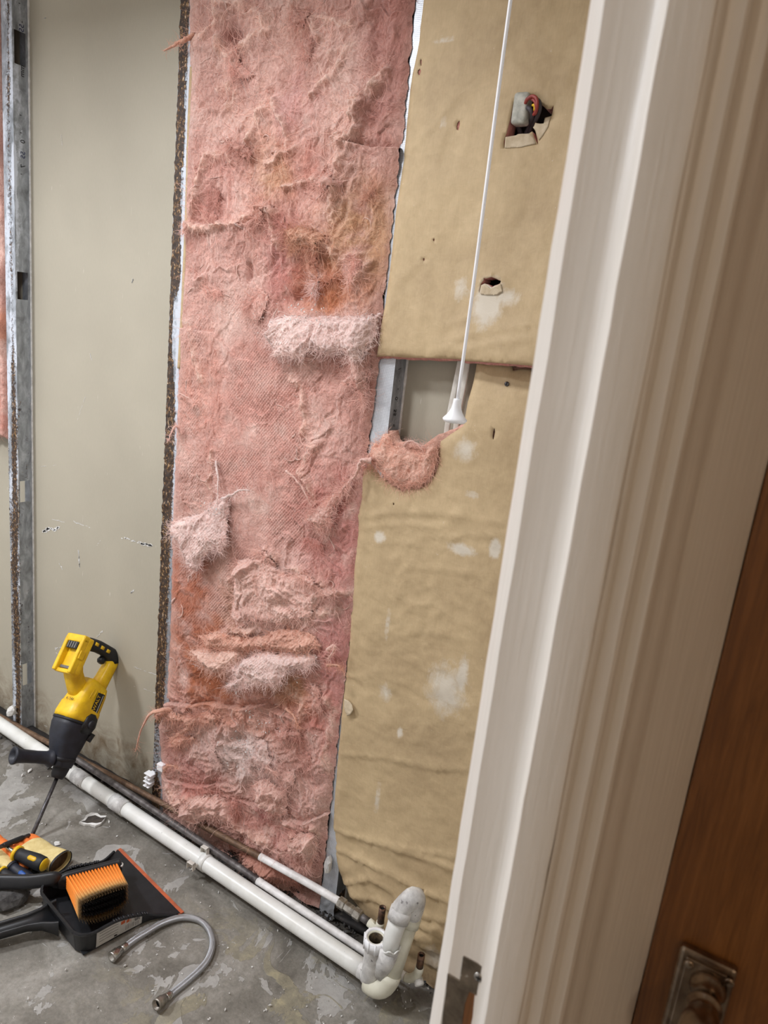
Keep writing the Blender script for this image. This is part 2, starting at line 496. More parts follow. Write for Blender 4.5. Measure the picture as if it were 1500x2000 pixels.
def mat_concrete():
    m, nt, b = new_mat('stained_concrete'); N = NT(nt)
    grey = N.ramp(N.noise(7, 6, .62, .5), [(.28, lin((92, 88, 81))), (.5, lin((128, 124, 116))), (.72, lin((158, 154, 147)))])
    fine = N.ramp(N.noise(110, 4, .7, .2), [(.3, (.78, .78, .77)), (.7, (1.12, 1.12, 1.12))])
    col = N.mix(1.0, grey, fine, 'MULTIPLY')
    pn = N.noise(5.2, 5, .6, .9, N.mapping((1, 1, 1), None, (0, 0, .6)))
    k = N.ramp(pn, [(.555, 0.0), (.562, 1.0)])
    pale = N.ramp(N.noise(24, 5, .7, .6), [(.3, lin((150, 148, 144))), (.7, lin((178, 176, 172)))])
    col = N.mix(N.math('MULTIPLY', k, .8), col, pale)
    on = N.noise(6.3, 5, .65, 1.0, N.mapping((1.1, 1, 1), None, (0, 0, 2.1)))
    ok = N.math('MULTIPLY', N.ramp(on, [(.54, 0.0), (.56, 1.0)]), N.attr('olive').outputs['Fac'])
    oc = N.ramp(N.noise(36, 5, .7, .6), [(.3, lin((116, 110, 95))), (.55, lin((140, 134, 114))), (.75, lin((178, 168, 134)))])
    col = N.mix(ok, col, oc)
    ws = N.ramp(N.noise(17, 6, .7, .8), [(.655, 0.0), (.70, .8)])
    col = N.mix(ws, col, lin((196, 196, 196)))
    sp = N.ramp(N.noise(130, 2, .5, 0), [(.735, 0.0), (.76, 1.0)])
    col = N.mix(N.math('MULTIPLY', sp, .6), col, lin((206, 204, 200)))
    dk = N.math('MULTIPLY', N.attr('damp').outputs['Fac'], N.ramp(N.noise(20, 5, .65, .8), [(.3, .35), (.7, 1.0)]))
    col = N.mix(dk, col, lin((72, 66, 60)))
    N.link(col, b.inputs['Base Color'])
    b.inputs['Roughness'].default_value = .72
    b.inputs['Specular IOR Level'].default_value = .3
    h = N.math('ADD', N.math('MULTIPLY', k, .35), N.math('ADD', N.noise(45, 5, .6, 0), N.math('MULTIPLY', ok, .3)))
    N.link(N.bump(h, .7, .004), b.inputs['Normal'])
    return m
M['concrete'] = mat_concrete()
def mat_painted_timber():
    m, nt, b = new_mat('gloss_painted_timber'); N = NT(nt)
    br = N.noise(40, 3, .6, .3, N.mapping((7, 7, .25)))
    col = N.ramp(br, [(.3, lin((228, 222, 213))), (.7, lin((236, 230, 222)))])
    N.link(col, b.inputs['Base Color'])
    b.inputs['Roughness'].default_value = .36
    N.link(N.bump(N.math('ADD', br, N.math('MULTIPLY', N.noise(11, 3, .6, .6, N.mapping((1, 1, .4))), .8)), .14, .003), b.inputs['Normal'])
    return m
M['jamb'] = mat_painted_timber()
def mat_wood():
    m, nt, b = new_mat('varnished_wood'); N = NT(nt)
    g = N.noise(26, 5, .62, .9, N.mapping((6, 6, .35)))
    g2 = N.noise(150, 3, .6, .2, N.mapping((5, 5, .2)))
    col = N.ramp(N.math('ADD', N.math('MULTIPLY', g, .75), N.math('MULTIPLY', g2, .25)),
                 [(.3, lin((98, 60, 28))), (.5, lin((122, 78, 38))), (.7, lin((142, 94, 50)))])
    N.link(col, b.inputs['Base Color'])
    b.inputs['Roughness'].default_value = .34
    N.link(N.bump(g2, .06, .001), b.inputs['Normal'])
    return m
M['wood'] = mat_wood()
def mat_braid():
    m, nt, b = new_mat('steel_braid'); N = NT(nt)
    u = N.node('ShaderNodeUVMap')
    w = []
    for sx in (1, -1):
        n = N.node('ShaderNodeTexWave', Scale=1.0, wave_type='BANDS', bands_direction='X')
        mp = N.node('ShaderNodeMapping'); N.link(N.attr('uvw').outputs['Vector'], mp.inputs[0])
        mp.inputs['Rotation'].default_value = (0, 0, sx * .8)
        mp.inputs['Scale'].default_value = (260, 260, 260)
        N.link(mp.outputs[0], n.inputs['Vector']); w.append(n.outputs['Fac'])
    h = N.math('MAXIMUM', w[0], w[1])
    N.link(N.ramp(h, [(.3, lin((96, 96, 100))), (.8, lin((206, 208, 212)))]), b.inputs['Base Color'])
    b.inputs['Metallic'].default_value = .9
    b.inputs['Roughness'].default_value = .32
    N.link(N.bump(h, .6, .001), b.inputs['Normal'])
    return m
M['braid'] = mat_braid()

# ------------------------------------------------------------------ the setting
def struct(name, o):
    o['kind'] = 'structure'; return o
def grid(xs, ys):
    X, Y = np.meshgrid(xs, ys)
    n, m = len(xs), len(ys)
    i = np.arange(n * m).reshape(m, n)
    f = np.stack([i[:-1, :-1], i[:-1, 1:], i[1:, 1:], i[1:, :-1]], -1).reshape(-1, 4)
    return X.ravel(), Y.ravel(), f
# floor, finely meshed where it is seen, with slight unevenness
x, y, f = grid(np.arange(-3.3, 1.4, .02), np.arange(-1.3, 1.46, .02))
z = .0025 * fbm(x * 3, y * 3, 3, 1) - .0012
z = np.minimum(z, 0.0)
damp = sstep(.17, .03, WY - y - .05 * fbm(x * 5, y * 5, 3, 9)) * (x < -.3)
olive = np.exp(-(((x + .78) / .28) ** 2 + ((y - 1.02) / .22) ** 2)) + .8 * np.exp(-(((x + .45) / .3) ** 2 + ((y - .9) / .3) ** 2))
fl = struct('floor', mk('floor', np.stack([x, y, z], 1), f, M['concrete'], attrs={'damp': damp, 'olive': np.clip(olive * 1.1, 0, .85)}))
MB().box((-3.3, -1.3, -.12), (1.4, 1.46, -.02)).build('floor_slab', M['concrete'], fl, False)
ce = MB().box((-3.3, -1.3, 2.40), (1.4, 1.5, 2.46)).build('ceiling', M['ceiling_paint'], None, False); struct('ceiling', ce)
wl = MB().box((-3.36, -1.3, 0), (-3.3, 1.5, 2.4)).build('wall_left', M['wall_paint'], None, False); struct('', wl)
wf = MB().box((-3.3, -1.36, 0), (1.4, -1.3, 2.4)).build('wall_front', M['wall_paint'], None, False); struct('', wf)
wr = MB().box((1.4, -1.36, 0), (1.46, 1.5, 2.4)).build('wall_right', M['hall_paint'], None, False); struct('', wr)
# wall between bathroom and hall, with the doorway in it
wd = MB().box((-.155, .492, 0), (-.098, 1.28, 2.4)).box((-.155, -1.3, 0), (-.098, -.34, 2.4)).box((-.155, -.34, 2.08), (-.098, .492, 2.4)).build('wall_doorway', M['wall_paint'], None, False); struct('', wd)
# the hall's right wall, behind and beyond the wooden door
wh = MB().box((-.09, .64, 0), (1.4, .70, 2.4)).build('wall_hall', M['hall_paint'], None, False); struct('', wh)
# stripped wall: lining boards of the far room seen between the studs
wb = MB().box((-3.3, WB + .0135, 0), (1.4, WB + .07, 2.4)).build('wall_back', M['wall_paint'], None, False); struct('', wb)
def lining(x0, x1):
    x, z, f = grid(np.arange(x0, x1 + .001, .02), np.arange(0.0, 2.4, .02))
    st = sstep(.24, .02, z + .08 * fbm(x * 6, z * 6, 3, 5)) * .8
    y = WB + .0004 * fbm(x * 4, z * 2, 2, 3)
    v = np.concatenate([np.stack([x, y, z], 1)])
    o = mk('lining_board', v, f[:, ::1], M['lining'], wb, attrs={'stain': st})
    b = MB().box((x0, WB + .001, 0), (x1, WB + .013, 2.39)).build('board_core', M['plaster'], o, False)
    return o
XS1, XS2, XS3 = -2.112, -1.405, -.776      # the studs' webs
boards = [lining(-2.75, XS1 - .004), lining(XS1, XS2 - .002), lining(XS2, XS3 - .002), lining(XS3, -.16)]
# plaster smears and chalk marks on the second board
def smears(lines, y, mat, parent, name, seed=0):
    r = np.random.default_rng(seed); mb = MB()
    for pts, w, dens in lines:
        P = smooth_path(pts, 10)
        for i in range(len(P) - 1):
            if r.random() > dens: continue
            a, b = P[i], P[i + 1]
            d = (b - a) / (np.linalg.norm(b - a) + 1e-9); nrm = np.array([-d[1], d[0]])
            w0 = w * r.uniform(.4, 1.0); o = nrm * r.normal(0, w * .25)
            q = [a + o - nrm * w0 * .5, b + o - nrm * w0 * r.uniform(.1, .5), b + o + d * w * .6, b + o + nrm * w0 * r.uniform(.1, .5), a + o + nrm * w0 * .5, a + o - d * w * .5]
            k = len(mb.v)
            mb.v += [(p[0], y - .0007, p[1]) for p in q]; mb.f.append(tuple(k + j for j in range(6)))
    o = mb.build(name, mat, parent, False); o['kind'] = 'stuff'
    return o
smears([([(-2.0607,0.7508),(-2.0232,0.7684),(-1.9761,0.7830)], .012, .95), ([(-2.0125,0.8038),(-1.9504,0.8078)], .003, .8),
        ([(-1.9049,0.8200),(-1.8260,0.8200)], .004, .9), ([(-1.6806,0.8221),(-1.6268,0.8256),(-1.5829,0.8269)], .006, .75), ([(-1.5960,0.8252),(-1.5528,0.8281)], .011, .95),
        ([(-2.0747,0.9646),(-1.9409,1.0013)], .0015, .5), ([(-1.8512,1.2255),(-1.8929,1.1391)], .0018, .55), ([(-1.8815,0.7307),(-1.8763,0.7064),(-1.8734,0.6761)], .006, .9),
        ([(-1.9760,0.6629),(-1.9603,0.6459)], .004, .8), ([(-1.6119,0.4204),(-1.5259,0.4265),(-1.4012,0.4425)], .0028, .8), ([(-1.6094,0.3547),(-1.5231,0.3655),(-1.3932,0.3767)], .0028, .7),
        ([(-1.7614,0.4929),(-1.7854,0.4640)], .004, .7), ([(-1.9977,0.3503),(-1.9598,0.3741)], .006, .9), ([(-1.9922,0.3408),(-1.9705,0.3330)], .004, .8),
        ([(-1.6584,1.5697),(-1.6621,1.5600)], .004, .9), ([(-1.9673,1.9442),(-1.9627,1.9148)], .002, .9), ([(-1.6342,0.6578),(-1.6211,0.6714)], .005, .9),
        ([(-1.8345,1.3506),(-1.8251,1.3309)], .003, .8), ([(-2.0344,2.2412),(-2.0434,2.2396)], .003, .8), ([(-1.7775,0.7902),(-1.7914,0.7702)], .003, .8), ([(-2.0668,0.0378),(-1.9098,0.0515)], .003, .5)],
       WB, M['plaster'], boards[1], 'plaster_smear', 2)

# ------------------------------------------------------------------ studs
def stud(xw, wf, wfl, name, label, rustf, whitef, holes=(), knurl=False, zb=.0):
    t = thing(name, label, 'stud', (xw, WY, zb))
    zs = np.arange(zb, 2.39, .005)
    xs = np.linspace(xw - wf, xw, 12)
    x, z, f = grid(xs, zs)
    u = (x - (xw - wf)) / wf
    ru, wh = rustf(u, z), whitef(u, z)
    flake = np.clip(ru, 0, 1) * .0035 * np.clip(fbm(x * 90, z * 60, 3, 2) + .2, 0, 1)
    y = WY - flake
    x2 = np.where(u < .02, x - np.clip(ru, 0, 1) * .0016 * fbm(z * 70, z * 3, 3, 7), x)
    fl_ = mk('front_flange', np.stack([x2, y, z], 1), f, M['knurl'] if knurl else M['stud'], t, attrs={'rust': ru, 'white': wh})
    ys = np.linspace(WY, WB - .001, 11)
    Y, Z, f = grid(ys, zs)
    cy = Y[f].mean(1); cz = Z[f].mean(1); keep = np.ones(len(f), bool)
    for (za, zb_) in holes: keep &= ~((cz > za) & (cz < zb_) & (cy > WY + .006) & (cy < WB - .009))
    u = (Y - WY) / (WB - WY)
    ru = rustf(1.0 + u, Z); wh = whitef(1.0 + u, Z)
    mk('web', np.stack([np.full_like(Y, xw), Y, Z], 1), f[keep], M['stud'], t, attrs={'rust': ru, 'white': wh})
    MB().box((xw - wfl, WB - .002, zb), (xw, WB - .0005, 2.39)).build('back_flange', M['stud'], t, False)
    MB().box((xw - wf - .0005, WY, zb), (xw - wf + .001, WY + .009, 2.39)).build('lip', M['stud'], t, False)
    n = len(zs) // 2
    zz = np.linspace(zb, 2.38, n)
    p = np.stack([np.full(n, xw + .001), np.full(n, WB - .001), zz], 1)
    MB().tube(p, .0035 + .0012 * fbm(zz * 40, zz * 0, 3, 4), 6).build('adhesive_bead', M['plaster'], t)
    return t
N_ = lambda x, z, a, b, s: fbm(x * a, z * b, 4, s)
hz1 = [((-2.1120,1.3877,2.1202)[2], (-2.1120,1.3887,2.2033)[2]), ((-2.1120,1.3796,1.4822)[2], (-2.1120,1.3806,1.5614)[2]), ((-2.1120,1.3715,0.8454)[2], (-2.1120,1.3724,0.9170)[2]), ((-2.1120,1.3632,0.1875)[2], (-2.1120,1.3642,0.2725)[2])]
s1 = stud(XS1, .050, .04, 'steel_stud', 'speckled grey steel stud with punched slots at the left of the photo', 
          lambda u, z: np.where(u <= 1, .22 + .34 * np.exp(-((u - .62) / .26) ** 2) + .30 * sstep(1.45, .9, z) + .16 * fbm(u * 2, z * 5, 3, 3), .12 + .22 * sstep(1.45, 1.2, z) * (u < 1.9)+ .2 * fbm(u * 3, z * 9, 3, 8)),
          lambda u, z: np.where(u <= 1, .46 + .4 * fbm(u * 1.5, z * 7, 3, 13), np.where(z > 1.5, .62 - .9 * (u - 1) + .35 * fbm(u * 2, z * 6, 3, 21), .06)), hz1)
def r2(u, z):
    top = .50 + .62 * (u < (.50 + .22 * fbm(z * 5, z * 0 + .3, 4, 31))) - .45 * sstep(.5, .8, u)
    clean = np.exp(-((z - 1.46) / .10) ** 2) * .95 * (u > .2) + sstep(.36, .30, z) * .9 - .9 * sstep(.16, .10, z)
    low = .35 * sstep(1.35, 1.2, z)
    return np.where(u <= 1, top + low - np.clip(clean, -.8, 1), .1)
s2 = stud(XS2, .054, .04, 'steel_stud', 'brown rust eaten steel stud left of the pink insulation batt', r2,
          lambda u, z: np.where(u <= 1, .25 + .6 * sstep(.45, .75, u) * (z > .95) + .3 * np.exp(-((z - 1.46) / .1) ** 2), .0))
s3 = stud(XS3, .045, .04, 'steel_stud', 'bright dimpled steel stud between pink insulation and brown paper', lambda u, z: 1.2 * sstep(.10, .04, z) + .05 * u * 0,
          lambda u, z: np.where(u <= 1, .3 + .3 * sstep(.12, .06, z), .02), (), True)
# ink marks printed along the webs
def text(name, s, size, M4, mat, parent, ext=.0002):
    cu = bpy.data.curves.new(name, 'FONT'); cu.body = s; cu.size = size; cu.extrude = ext; cu.align_x = 'CENTER'; cu.align_y = 'CENTER'
    o = bpy.data.objects.new(name, cu); COL.objects.link(o)
    dg = bpy.context.evaluated_depsgraph_get()
    me = bpy.data.meshes.new_from_object(o.evaluated_get(dg))
    bpy.data.objects.remove(o)
    me.name = name
    me.transform(M4)
    off = worldloc(parent)
    me.transform(Matrix.Translation(-off))
    me.materials.clear(); me.materials.append(mat)
    p = bpy.data.objects.new(name, me); COL.objects.link(p); p.parent = parent
    return p
def frame4(o, ex, ey, ez):
    m = Matrix.Identity(4)
    for i in range(3): m[i][0] = ex[i]; m[i][1] = ey[i]; m[i][2] = ez[i]; m[i][3] = o[i]
    return m
inkz = [(-2.1120,1.3942,2.2740)[2], (-2.1120,1.3937,2.2307)[2], (-2.1120,1.3935,2.2153)[2], (-2.1120,1.3922,2.1073)[2], (-2.1120,1.3908,1.9912)[2], (-2.1120,1.3902,1.9450)[2], (-2.1120,1.3899,1.9231)[2], (-2.1120,1.3895,1.8873)[2], (-2.1120,1.3891,1.8568)[2], (-2.1120,1.3889,1.8344)[2]]
for z, s in zip(inkz, ("'", '-', '55', 'mm', "'", "'", '0', '55', '7', "'")):
    text('ink_mark', s, .020, frame4((XS1 + .0006, WY + .028, z), (0, 0, -1), (0, -1, 0), (1, 0, 0)), M['ink_blue'] if s == '55' else M['print_black'], s1)
inkz = [(-0.7760,1.3592,1.4306)[2], (-0.7760,1.3652,1.4044)[2], (-0.7760,1.3692,1.3868)[2], (-0.7760,1.3698,1.3645)[2], (-0.7760,1.3696,1.3354)[2], (-0.7760,1.3672,1.3062)[2]]
for z, s in zip(inkz, ('/', '.', '-', '0.', '55', 'c')):
    text('ink_mark', s, .016, frame4((XS3 + .0006, WY + .022, z), (0, 0, -1), (0, -1, 0), (1, 0, 0)), M['print_black'], s3)

# bottom plate: a corroded black channel along the foot of the studs
bp = MB()
xs = np.linspace(-2.75, -.33, 160)
pts = np.stack([xs, np.full(160, WY + .022), np.full(160, .012)], 1)
rad = [(.022 + .003 * perlin(q * 14, 0, 2), .009 + .004 * perlin(q * 21, 3, 5)) for q in xs]
bp.tube(pts, rad, 10, True, (0, 1, 0), 4)
bpo = bp.build('bottom_plate', M['black_plate'])
tag(bpo, 'corroded black steel channel along the floor under the studs', 'bottom plate')

# ------------------------------------------------------------------ glass wool
PINK = np.array([lin((206, 164, 152)), lin((184, 135, 122)), lin((222, 189, 177))])
def wool_color(X, Z, blobs=(), seed=0, base=None):
    n = fbm(X * 7, Z * 7, 4, 40 + seed)
    c = PINK[0] + (PINK[2] - PINK[0]) * np.clip(n, 0, 1)[:, None] + (PINK[1] - PINK[0]) * np.clip(-n, 0, 1)[:, None]
    if base is not None:
        k = .7; c = c * (1 - k) + np.array(base) * k * (1 + .12 * n[:, None])
    for (bx, bz), (rx, rz), col, s in blobs:
        w = np.exp(-(((X - bx) / rx) ** 2 + ((Z - bz) / rz) ** 2))
        w = np.clip(w * (1 + 1.1 * fbm(X * 18, Z * 18, 4, 60)) * 1.15, 0, 1) * s
        c = c * (1 - w[:, None]) + np.array(lin(col)) * w[:, None]
    return np.clip(c, 0, 1)
def wool_height(X, Z, amp=1.0, seed=0):
    wx = .035 * fbm(X * 9, Z * 9, 3, 1 + seed); wz = .035 * fbm(X * 9, Z * 9, 3, 5 + seed)
    A, B = X + wx, Z + wz
    h = .011 * fbm(A * 5, B * 5, 3, 9 + seed) + .007 * fbm(A * 14, B * 10, 2, 10 + seed)
    r = ridged(A * 11, B * 7.5, 4, 11 + seed)
    h = h + .008 * np.clip(r - .35, 0, 2) ** 1.4 * amp
    # torn folds: saw-tooth steps where a layer of wool ends
    q = A * 3.1 + B * 9.0 + 1.4 * fbm(A * 5, B * 5, 3, 17 + seed)
    saw = (q % 1.0)
    h = h + .008 * amp * (saw ** 2.2) * sstep(1.0, .93, saw) * sstep(-.1, .35, fbm(A * 6, B * 6, 2, 23 + seed))
    q = A * 10.1 - B * 3.2 + 1.2 * fbm(A * 6, B * 6, 3, 27 + seed)
    saw = (q % 1.0)
    h = h + .006 * amp * (saw ** 2) * sstep(1.0, .92, saw) * sstep(0, .4, fbm(A * 7, B * 7, 2, 33 + seed))
    h = h + .0045 * ridged(A * 34 + 2 * wx, B * 26, 3, 19 + seed) * amp + .0014 * fbm(X * 160, Z * 120, 2, 29 + seed)
    return h
def fibres(name, P, C, parent, length=(.012, .045), width=.00032, lift=.5, seed=0, drop=.0, steps=7):
    """loose glass fibres growing from points P with colours C: thin curved ribbons"""
    r = np.random.default_rng(seed); n = len(P)
    L = r.uniform(length[0], length[1], n) ** 1.0
    th = r.uniform(0, 2 * PI, n)
    d = np.stack([np.cos(th), -np.abs(r.normal(lift, .3, n)), np.sin(th) - drop], 1)
    d /= np.linalg.norm(d, axis=1)[:, None]
    bend = np.cross(d, r.normal(size=(n, 3))); bend /= np.linalg.norm(bend, axis=1)[:, None] + 1e-9
    curl = r.uniform(.3, 2.6, n)
    bend[:, 1] += .35 * lift
    p = P.copy(); pts = []
    for i in range(steps):
        pts.append(p.copy())
        p = p + d * (L / (steps - 1))[:, None]
        d = d + bend * (curl / (steps - 1))[:, None] + r.normal(0, .12, (n, 3)); d /= np.linalg.norm(d, axis=1)[:, None]
    pts = np.stack(pts, 1)                                   # n, steps, 3
    T = np.gradient(pts, axis=1); T /= np.linalg.norm(T, axis=2)[..., None] + 1e-12
    side = np.cross(T, r.normal(size=(n, 1, 3)) * .5 + np.array([.5, -.8, .5])); side /= np.linalg.norm(side, axis=2)[..., None] + 1e-12
    w = (np.linspace(1, .35, steps) * width)[None, :, None]
    V = np.stack([pts - side * w, pts + side * w], 2).reshape(-1, 3)
    i0 = (np.arange(n)[:, None] * steps * 2 + np.arange(steps - 1)[None, :] * 2).ravel()
    F = np.stack([i0, i0 + 1, i0 + 3, i0 + 2], 1)
    cc = np.clip(C * r.uniform(.95, 1.35, (n, 1)) + .02, 0, 1)
    o = mk(name, V, F, M['fibre'], parent, True, {'Col': np.repeat(cc, steps * 2, 0)})
    o['kind'] = 'stuff'
    return o
def interp_edge(pts):
    P = np.array(sorted(pts, key=lambda p: p[1]))
    return lambda z: np.interp(z, P[:, 1], P[:, 0])

ORANGE, PALE, MAUVE, TAN, DARKP, DUST = (178, 108, 72), (226, 190, 180), (190, 124, 124), (196, 156, 118), (150, 92, 80), (214, 196, 190)
blobs = [((-1.2451,0.5698), (.13, .14), (168, 98, 62), .95), ((-1.3341,0.7543), (.07, .14), (176, 104, 74), .9), ((-0.8781,1.7179), (.05, .10), (176, 130, 92), .8), ((-1.0656,1.5980), (.035, .04), (150, 96, 70), .8), ((-0.9718,1.5541), (.04, .03), (182, 108, 64), .8), ((-0.9234,0.5969), (.10, .06), (178, 112, 84), .7), ((-1.0320,1.6385), (.08, .06), (186, 124, 92), .6),
         ((-1.0395,1.5716), (.07, .06), ORANGE, .55), ((-0.9121,1.6756), (.09, .10), TAN, .55), ((-1.1172,1.9149), (.10, .16), (204, 150, 122), .5),
         ((-0.9276,1.5790), (.08, .05), ORANGE, .6), ((-1.1686,1.9997), (.07, .07), PALE, .5), ((-1.0787,1.9541), (.06, .08), (208, 160, 156), .6),
         ((-1.0901,1.6359), (.05, .10), MAUVE, .5), ((-0.8796,1.0390), (.10, .14), (190, 116, 110), .6), ((-0.8567,0.7050), (.07, .2), (186, 112, 108), .6),
         ((-1.0146,0.8600), (.10, .12), PALE, .6), ((-1.1596,0.7759), (.04, .07), TAN, .55), ((-0.9894,0.6013), (.08, .04), TAN, .65),
         ((-1.1240,0.3349), (.13, .06), DUST, .75), ((-1.0743,0.3953), (.06, .03), (220, 206, 202), .6), ((-1.2915,0.2294), (.10, .10), (176, 124, 116), .7),
         ((-0.9147,0.5135), (.08, .06), (190, 120, 104), .5), ((-1.2070,0.1666), (.12, .06), (192, 122, 108), .6), ((-0.9496,0.1923), (.12, .08), (186, 120, 110), .6),
         ((-1.0258,0.2514), (.02, .05), (140, 62, 66), .8), ((-0.8689,0.0736), (.10, .03), (120, 76, 60), .7), ((-1.0841,0.0752), (.10, .03), (150, 92, 74), .6),
         ((-0.8701,2.0461), (.05, .25), (176, 118, 108), .55), ((-1.3237,1.3142), (.08, .14), (208, 150, 132), .5), ((-1.1128,1.2180), (.18, .2), (206, 142, 128), .5),
         ((-1.0509,1.8199), (.06, .06), (196, 130, 118), .5), ((-1.1338,0.4566), (.10, .03), (214, 160, 140), .6), ((-1.2608,0.3744), (.06, .03), PALE, .4),
         ((-1.2904,2.1115), (.03, .025), DARKP, .7), ((-1.1363,1.8099), (.05, .05), TAN, .5), ((-1.3048,1.7770), (.08, .08), (202, 142, 130), .4)]
batt = thing('insulation_batt', 'torn pink glass wool batt filling the bay between two steel studs', 'insulation', (-1.1, WY, .0))
BL = interp_edge([(-1.4282,2.1979),(-1.4150,2.0366),(-1.4184,1.8693),(-1.4114,1.6333),(-1.4163,1.4069),(-1.4129,1.1808),(-1.4148,0.9692),(-1.4108,0.8230),(-1.4066,0.5934),(-1.4121,0.3806),(-1.4382,0.3031),(-1.4188,0.1734),(-1.4059,0.0016),(-1.3971,-0.0853)])
BR = interp_edge([(-0.8208,2.1308),(-0.8204,2.0779),(-0.8161,1.9689),(-0.8164,1.8658),(-0.8189,1.7092),(-0.8190,1.5441),(-0.8159,1.4694),(-0.8152,1.3705),(-0.8197,1.2677),(-0.8176,1.1507),(-0.8197,1.0533),(-0.8163,0.9544),(-0.8136,0.7736),(-0.8171,0.6505),(-0.8187,0.4371),(-0.8190,0.2266),(-0.8228,0.0829)])
RIDGES = [  # pixel paths of pulled-up wool on the batt's face: points, height, width
 ([(-1.3355,1.8383),(-1.3501,1.8089),(-1.3614,1.7756),(-1.3766,1.7476),(-1.3958,1.7250),(-1.4081,1.6961)], .014, .011), ([(-1.3947,1.7060),(-1.3494,1.6976),(-1.2829,1.7017),(-1.2199,1.7179),(-1.1807,1.7332),(-1.1544,1.7469),(-1.1214,1.7298)], .014, .010),
 ([(-1.1234,1.7199),(-1.1152,1.6959),(-1.1105,1.6628)], .010, .009), ([(-0.8750,2.0097),(-0.8812,1.9821),(-0.9018,1.9701),(-0.9214,1.9559),(-0.9293,1.9274),(-0.9275,1.9020),(-0.9372,1.8866),(-0.9665,1.8805)], .020, .017),
 ([(-0.9522,1.8592),(-0.9604,1.8393),(-0.9716,1.8090),(-0.9702,1.7730),(-0.9674,1.7368)], .016, .012), ([(-1.0465,1.7097),(-1.0226,1.6845),(-1.0072,1.6592),(-0.9941,1.6294),(-0.9856,1.6026)], .010, .008), ([(-1.0106,1.7042),(-0.9794,1.6731),(-0.9252,1.6509),(-0.8957,1.6490),(-0.8652,1.6452),(-0.8744,1.6248),(-0.8868,1.5967)], .012, .010),
 ([(-1.2127,1.8906),(-1.1943,1.9230),(-1.1761,1.9526),(-1.1460,1.9594),(-1.1182,1.9252),(-1.0953,1.8955),(-1.0879,1.8642)], .011, .010), ([(-1.3314,2.1831),(-1.3169,2.1551),(-1.3167,2.1325),(-1.3363,2.1219),(-1.3611,2.1137),(-1.4161,2.1079)], .014, .012), ([(-1.3186,2.1777),(-1.2567,2.1630),(-1.2105,2.1402),(-1.1789,2.1113),(-1.2217,2.1012),(-1.2405,2.0764),(-1.2727,2.0625),(-1.3111,2.0780),(-1.3221,2.0998)], .013, .011),
 ([(-1.1170,2.1539),(-1.1075,2.1279),(-1.0950,2.1132),(-1.0673,2.1067),(-1.0423,2.0852)], .013, .009), ([(-0.9627,2.1004),(-0.9915,2.1088),(-1.0286,2.1162),(-1.0738,2.1169)], .008, .009), ([(-0.9584,2.0646),(-0.9739,2.0452),(-0.9945,2.0449)], .010, .010), ([(-1.1010,1.7927),(-1.0628,1.7990),(-1.0321,1.8010),(-0.9920,1.7864)], .012, .009),
 ([(-1.3392,1.8428),(-1.3205,1.8582),(-1.2953,1.8666),(-1.2755,1.8596),(-1.2616,1.8439)], .012, .009), ([(-1.3210,1.9983),(-1.2965,2.0096),(-1.2698,1.9868),(-1.2832,1.9588)], .009, .012), ([(-1.0453,1.9763),(-1.0307,1.9913),(-1.0155,1.9981),(-0.9892,2.0215),(-0.9821,2.0268)], .012, .010), ([(-1.1544,1.8444),(-1.1291,1.8577),(-1.0977,1.8623),(-1.0753,1.8660)], .012, .008),
 ([(-1.1878,0.8393),(-1.1666,0.8621),(-1.1194,0.8970),(-1.0993,0.9188),(-1.0768,0.9462),(-1.0453,0.9435)], .012, .010), ([(-0.9840,0.9222),(-0.9471,0.9136),(-0.9179,0.9137),(-0.8878,0.9012),(-0.8632,0.8951),(-0.8207,0.9073)], .012, .009), ([(-1.0291,0.2880),(-1.0162,0.2639),(-0.9840,0.2599)], .010, .007),
 ([(-0.9187,0.2109),(-0.9014,0.1911),(-0.8848,0.1774),(-0.8584,0.1972),(-0.8411,0.2355),(-0.8522,0.2625)], .014, .009), ([(-1.3822,0.1338),(-1.3596,0.1127),(-1.3339,0.1072),(-1.3021,0.1359),(-1.2724,0.1531),(-1.2267,0.1641),(-1.1760,0.1711)], .012, .010), ([(-1.1487,0.1689),(-1.1234,0.1394),(-1.1067,0.1209),(-1.0515,0.1317),(-0.9973,0.1361)], .011, .010),
 ([(-0.9598,1.2318),(-0.9853,1.1906),(-0.9974,1.1611),(-0.9644,1.1352),(-0.9431,1.1047)], .008, .008), ([(-1.2708,1.1647),(-1.2730,1.0970),(-1.2607,1.0244)], .008, .006), ([(-1.0419,1.3754),(-1.0173,1.3549),(-0.9977,1.3100),(-0.9975,1.2497)], .008, .009), ([(-1.4243,1.4831),(-1.3690,1.4626),(-1.3464,1.3887),(-1.3321,1.3325)], .005, .008),
 ([(-0.9894,0.6013),(-0.9553,0.5907),(-0.9220,0.5831),(-0.9333,0.5353)], .012, .012), ([(-0.8626,0.6197),(-0.8365,0.5945),(-0.8386,0.5441),(-0.8474,0.4830),(-0.8337,0.4305)], .010, .010), ([(-1.2239,0.6680),(-1.1891,0.6940),(-1.1532,0.6966),(-1.1027,0.7243)], .012, .010), ([(-1.0081,0.7933),(-0.9619,0.8142),(-0.9156,0.8215),(-0.8728,0.8478)], .010, .012)]
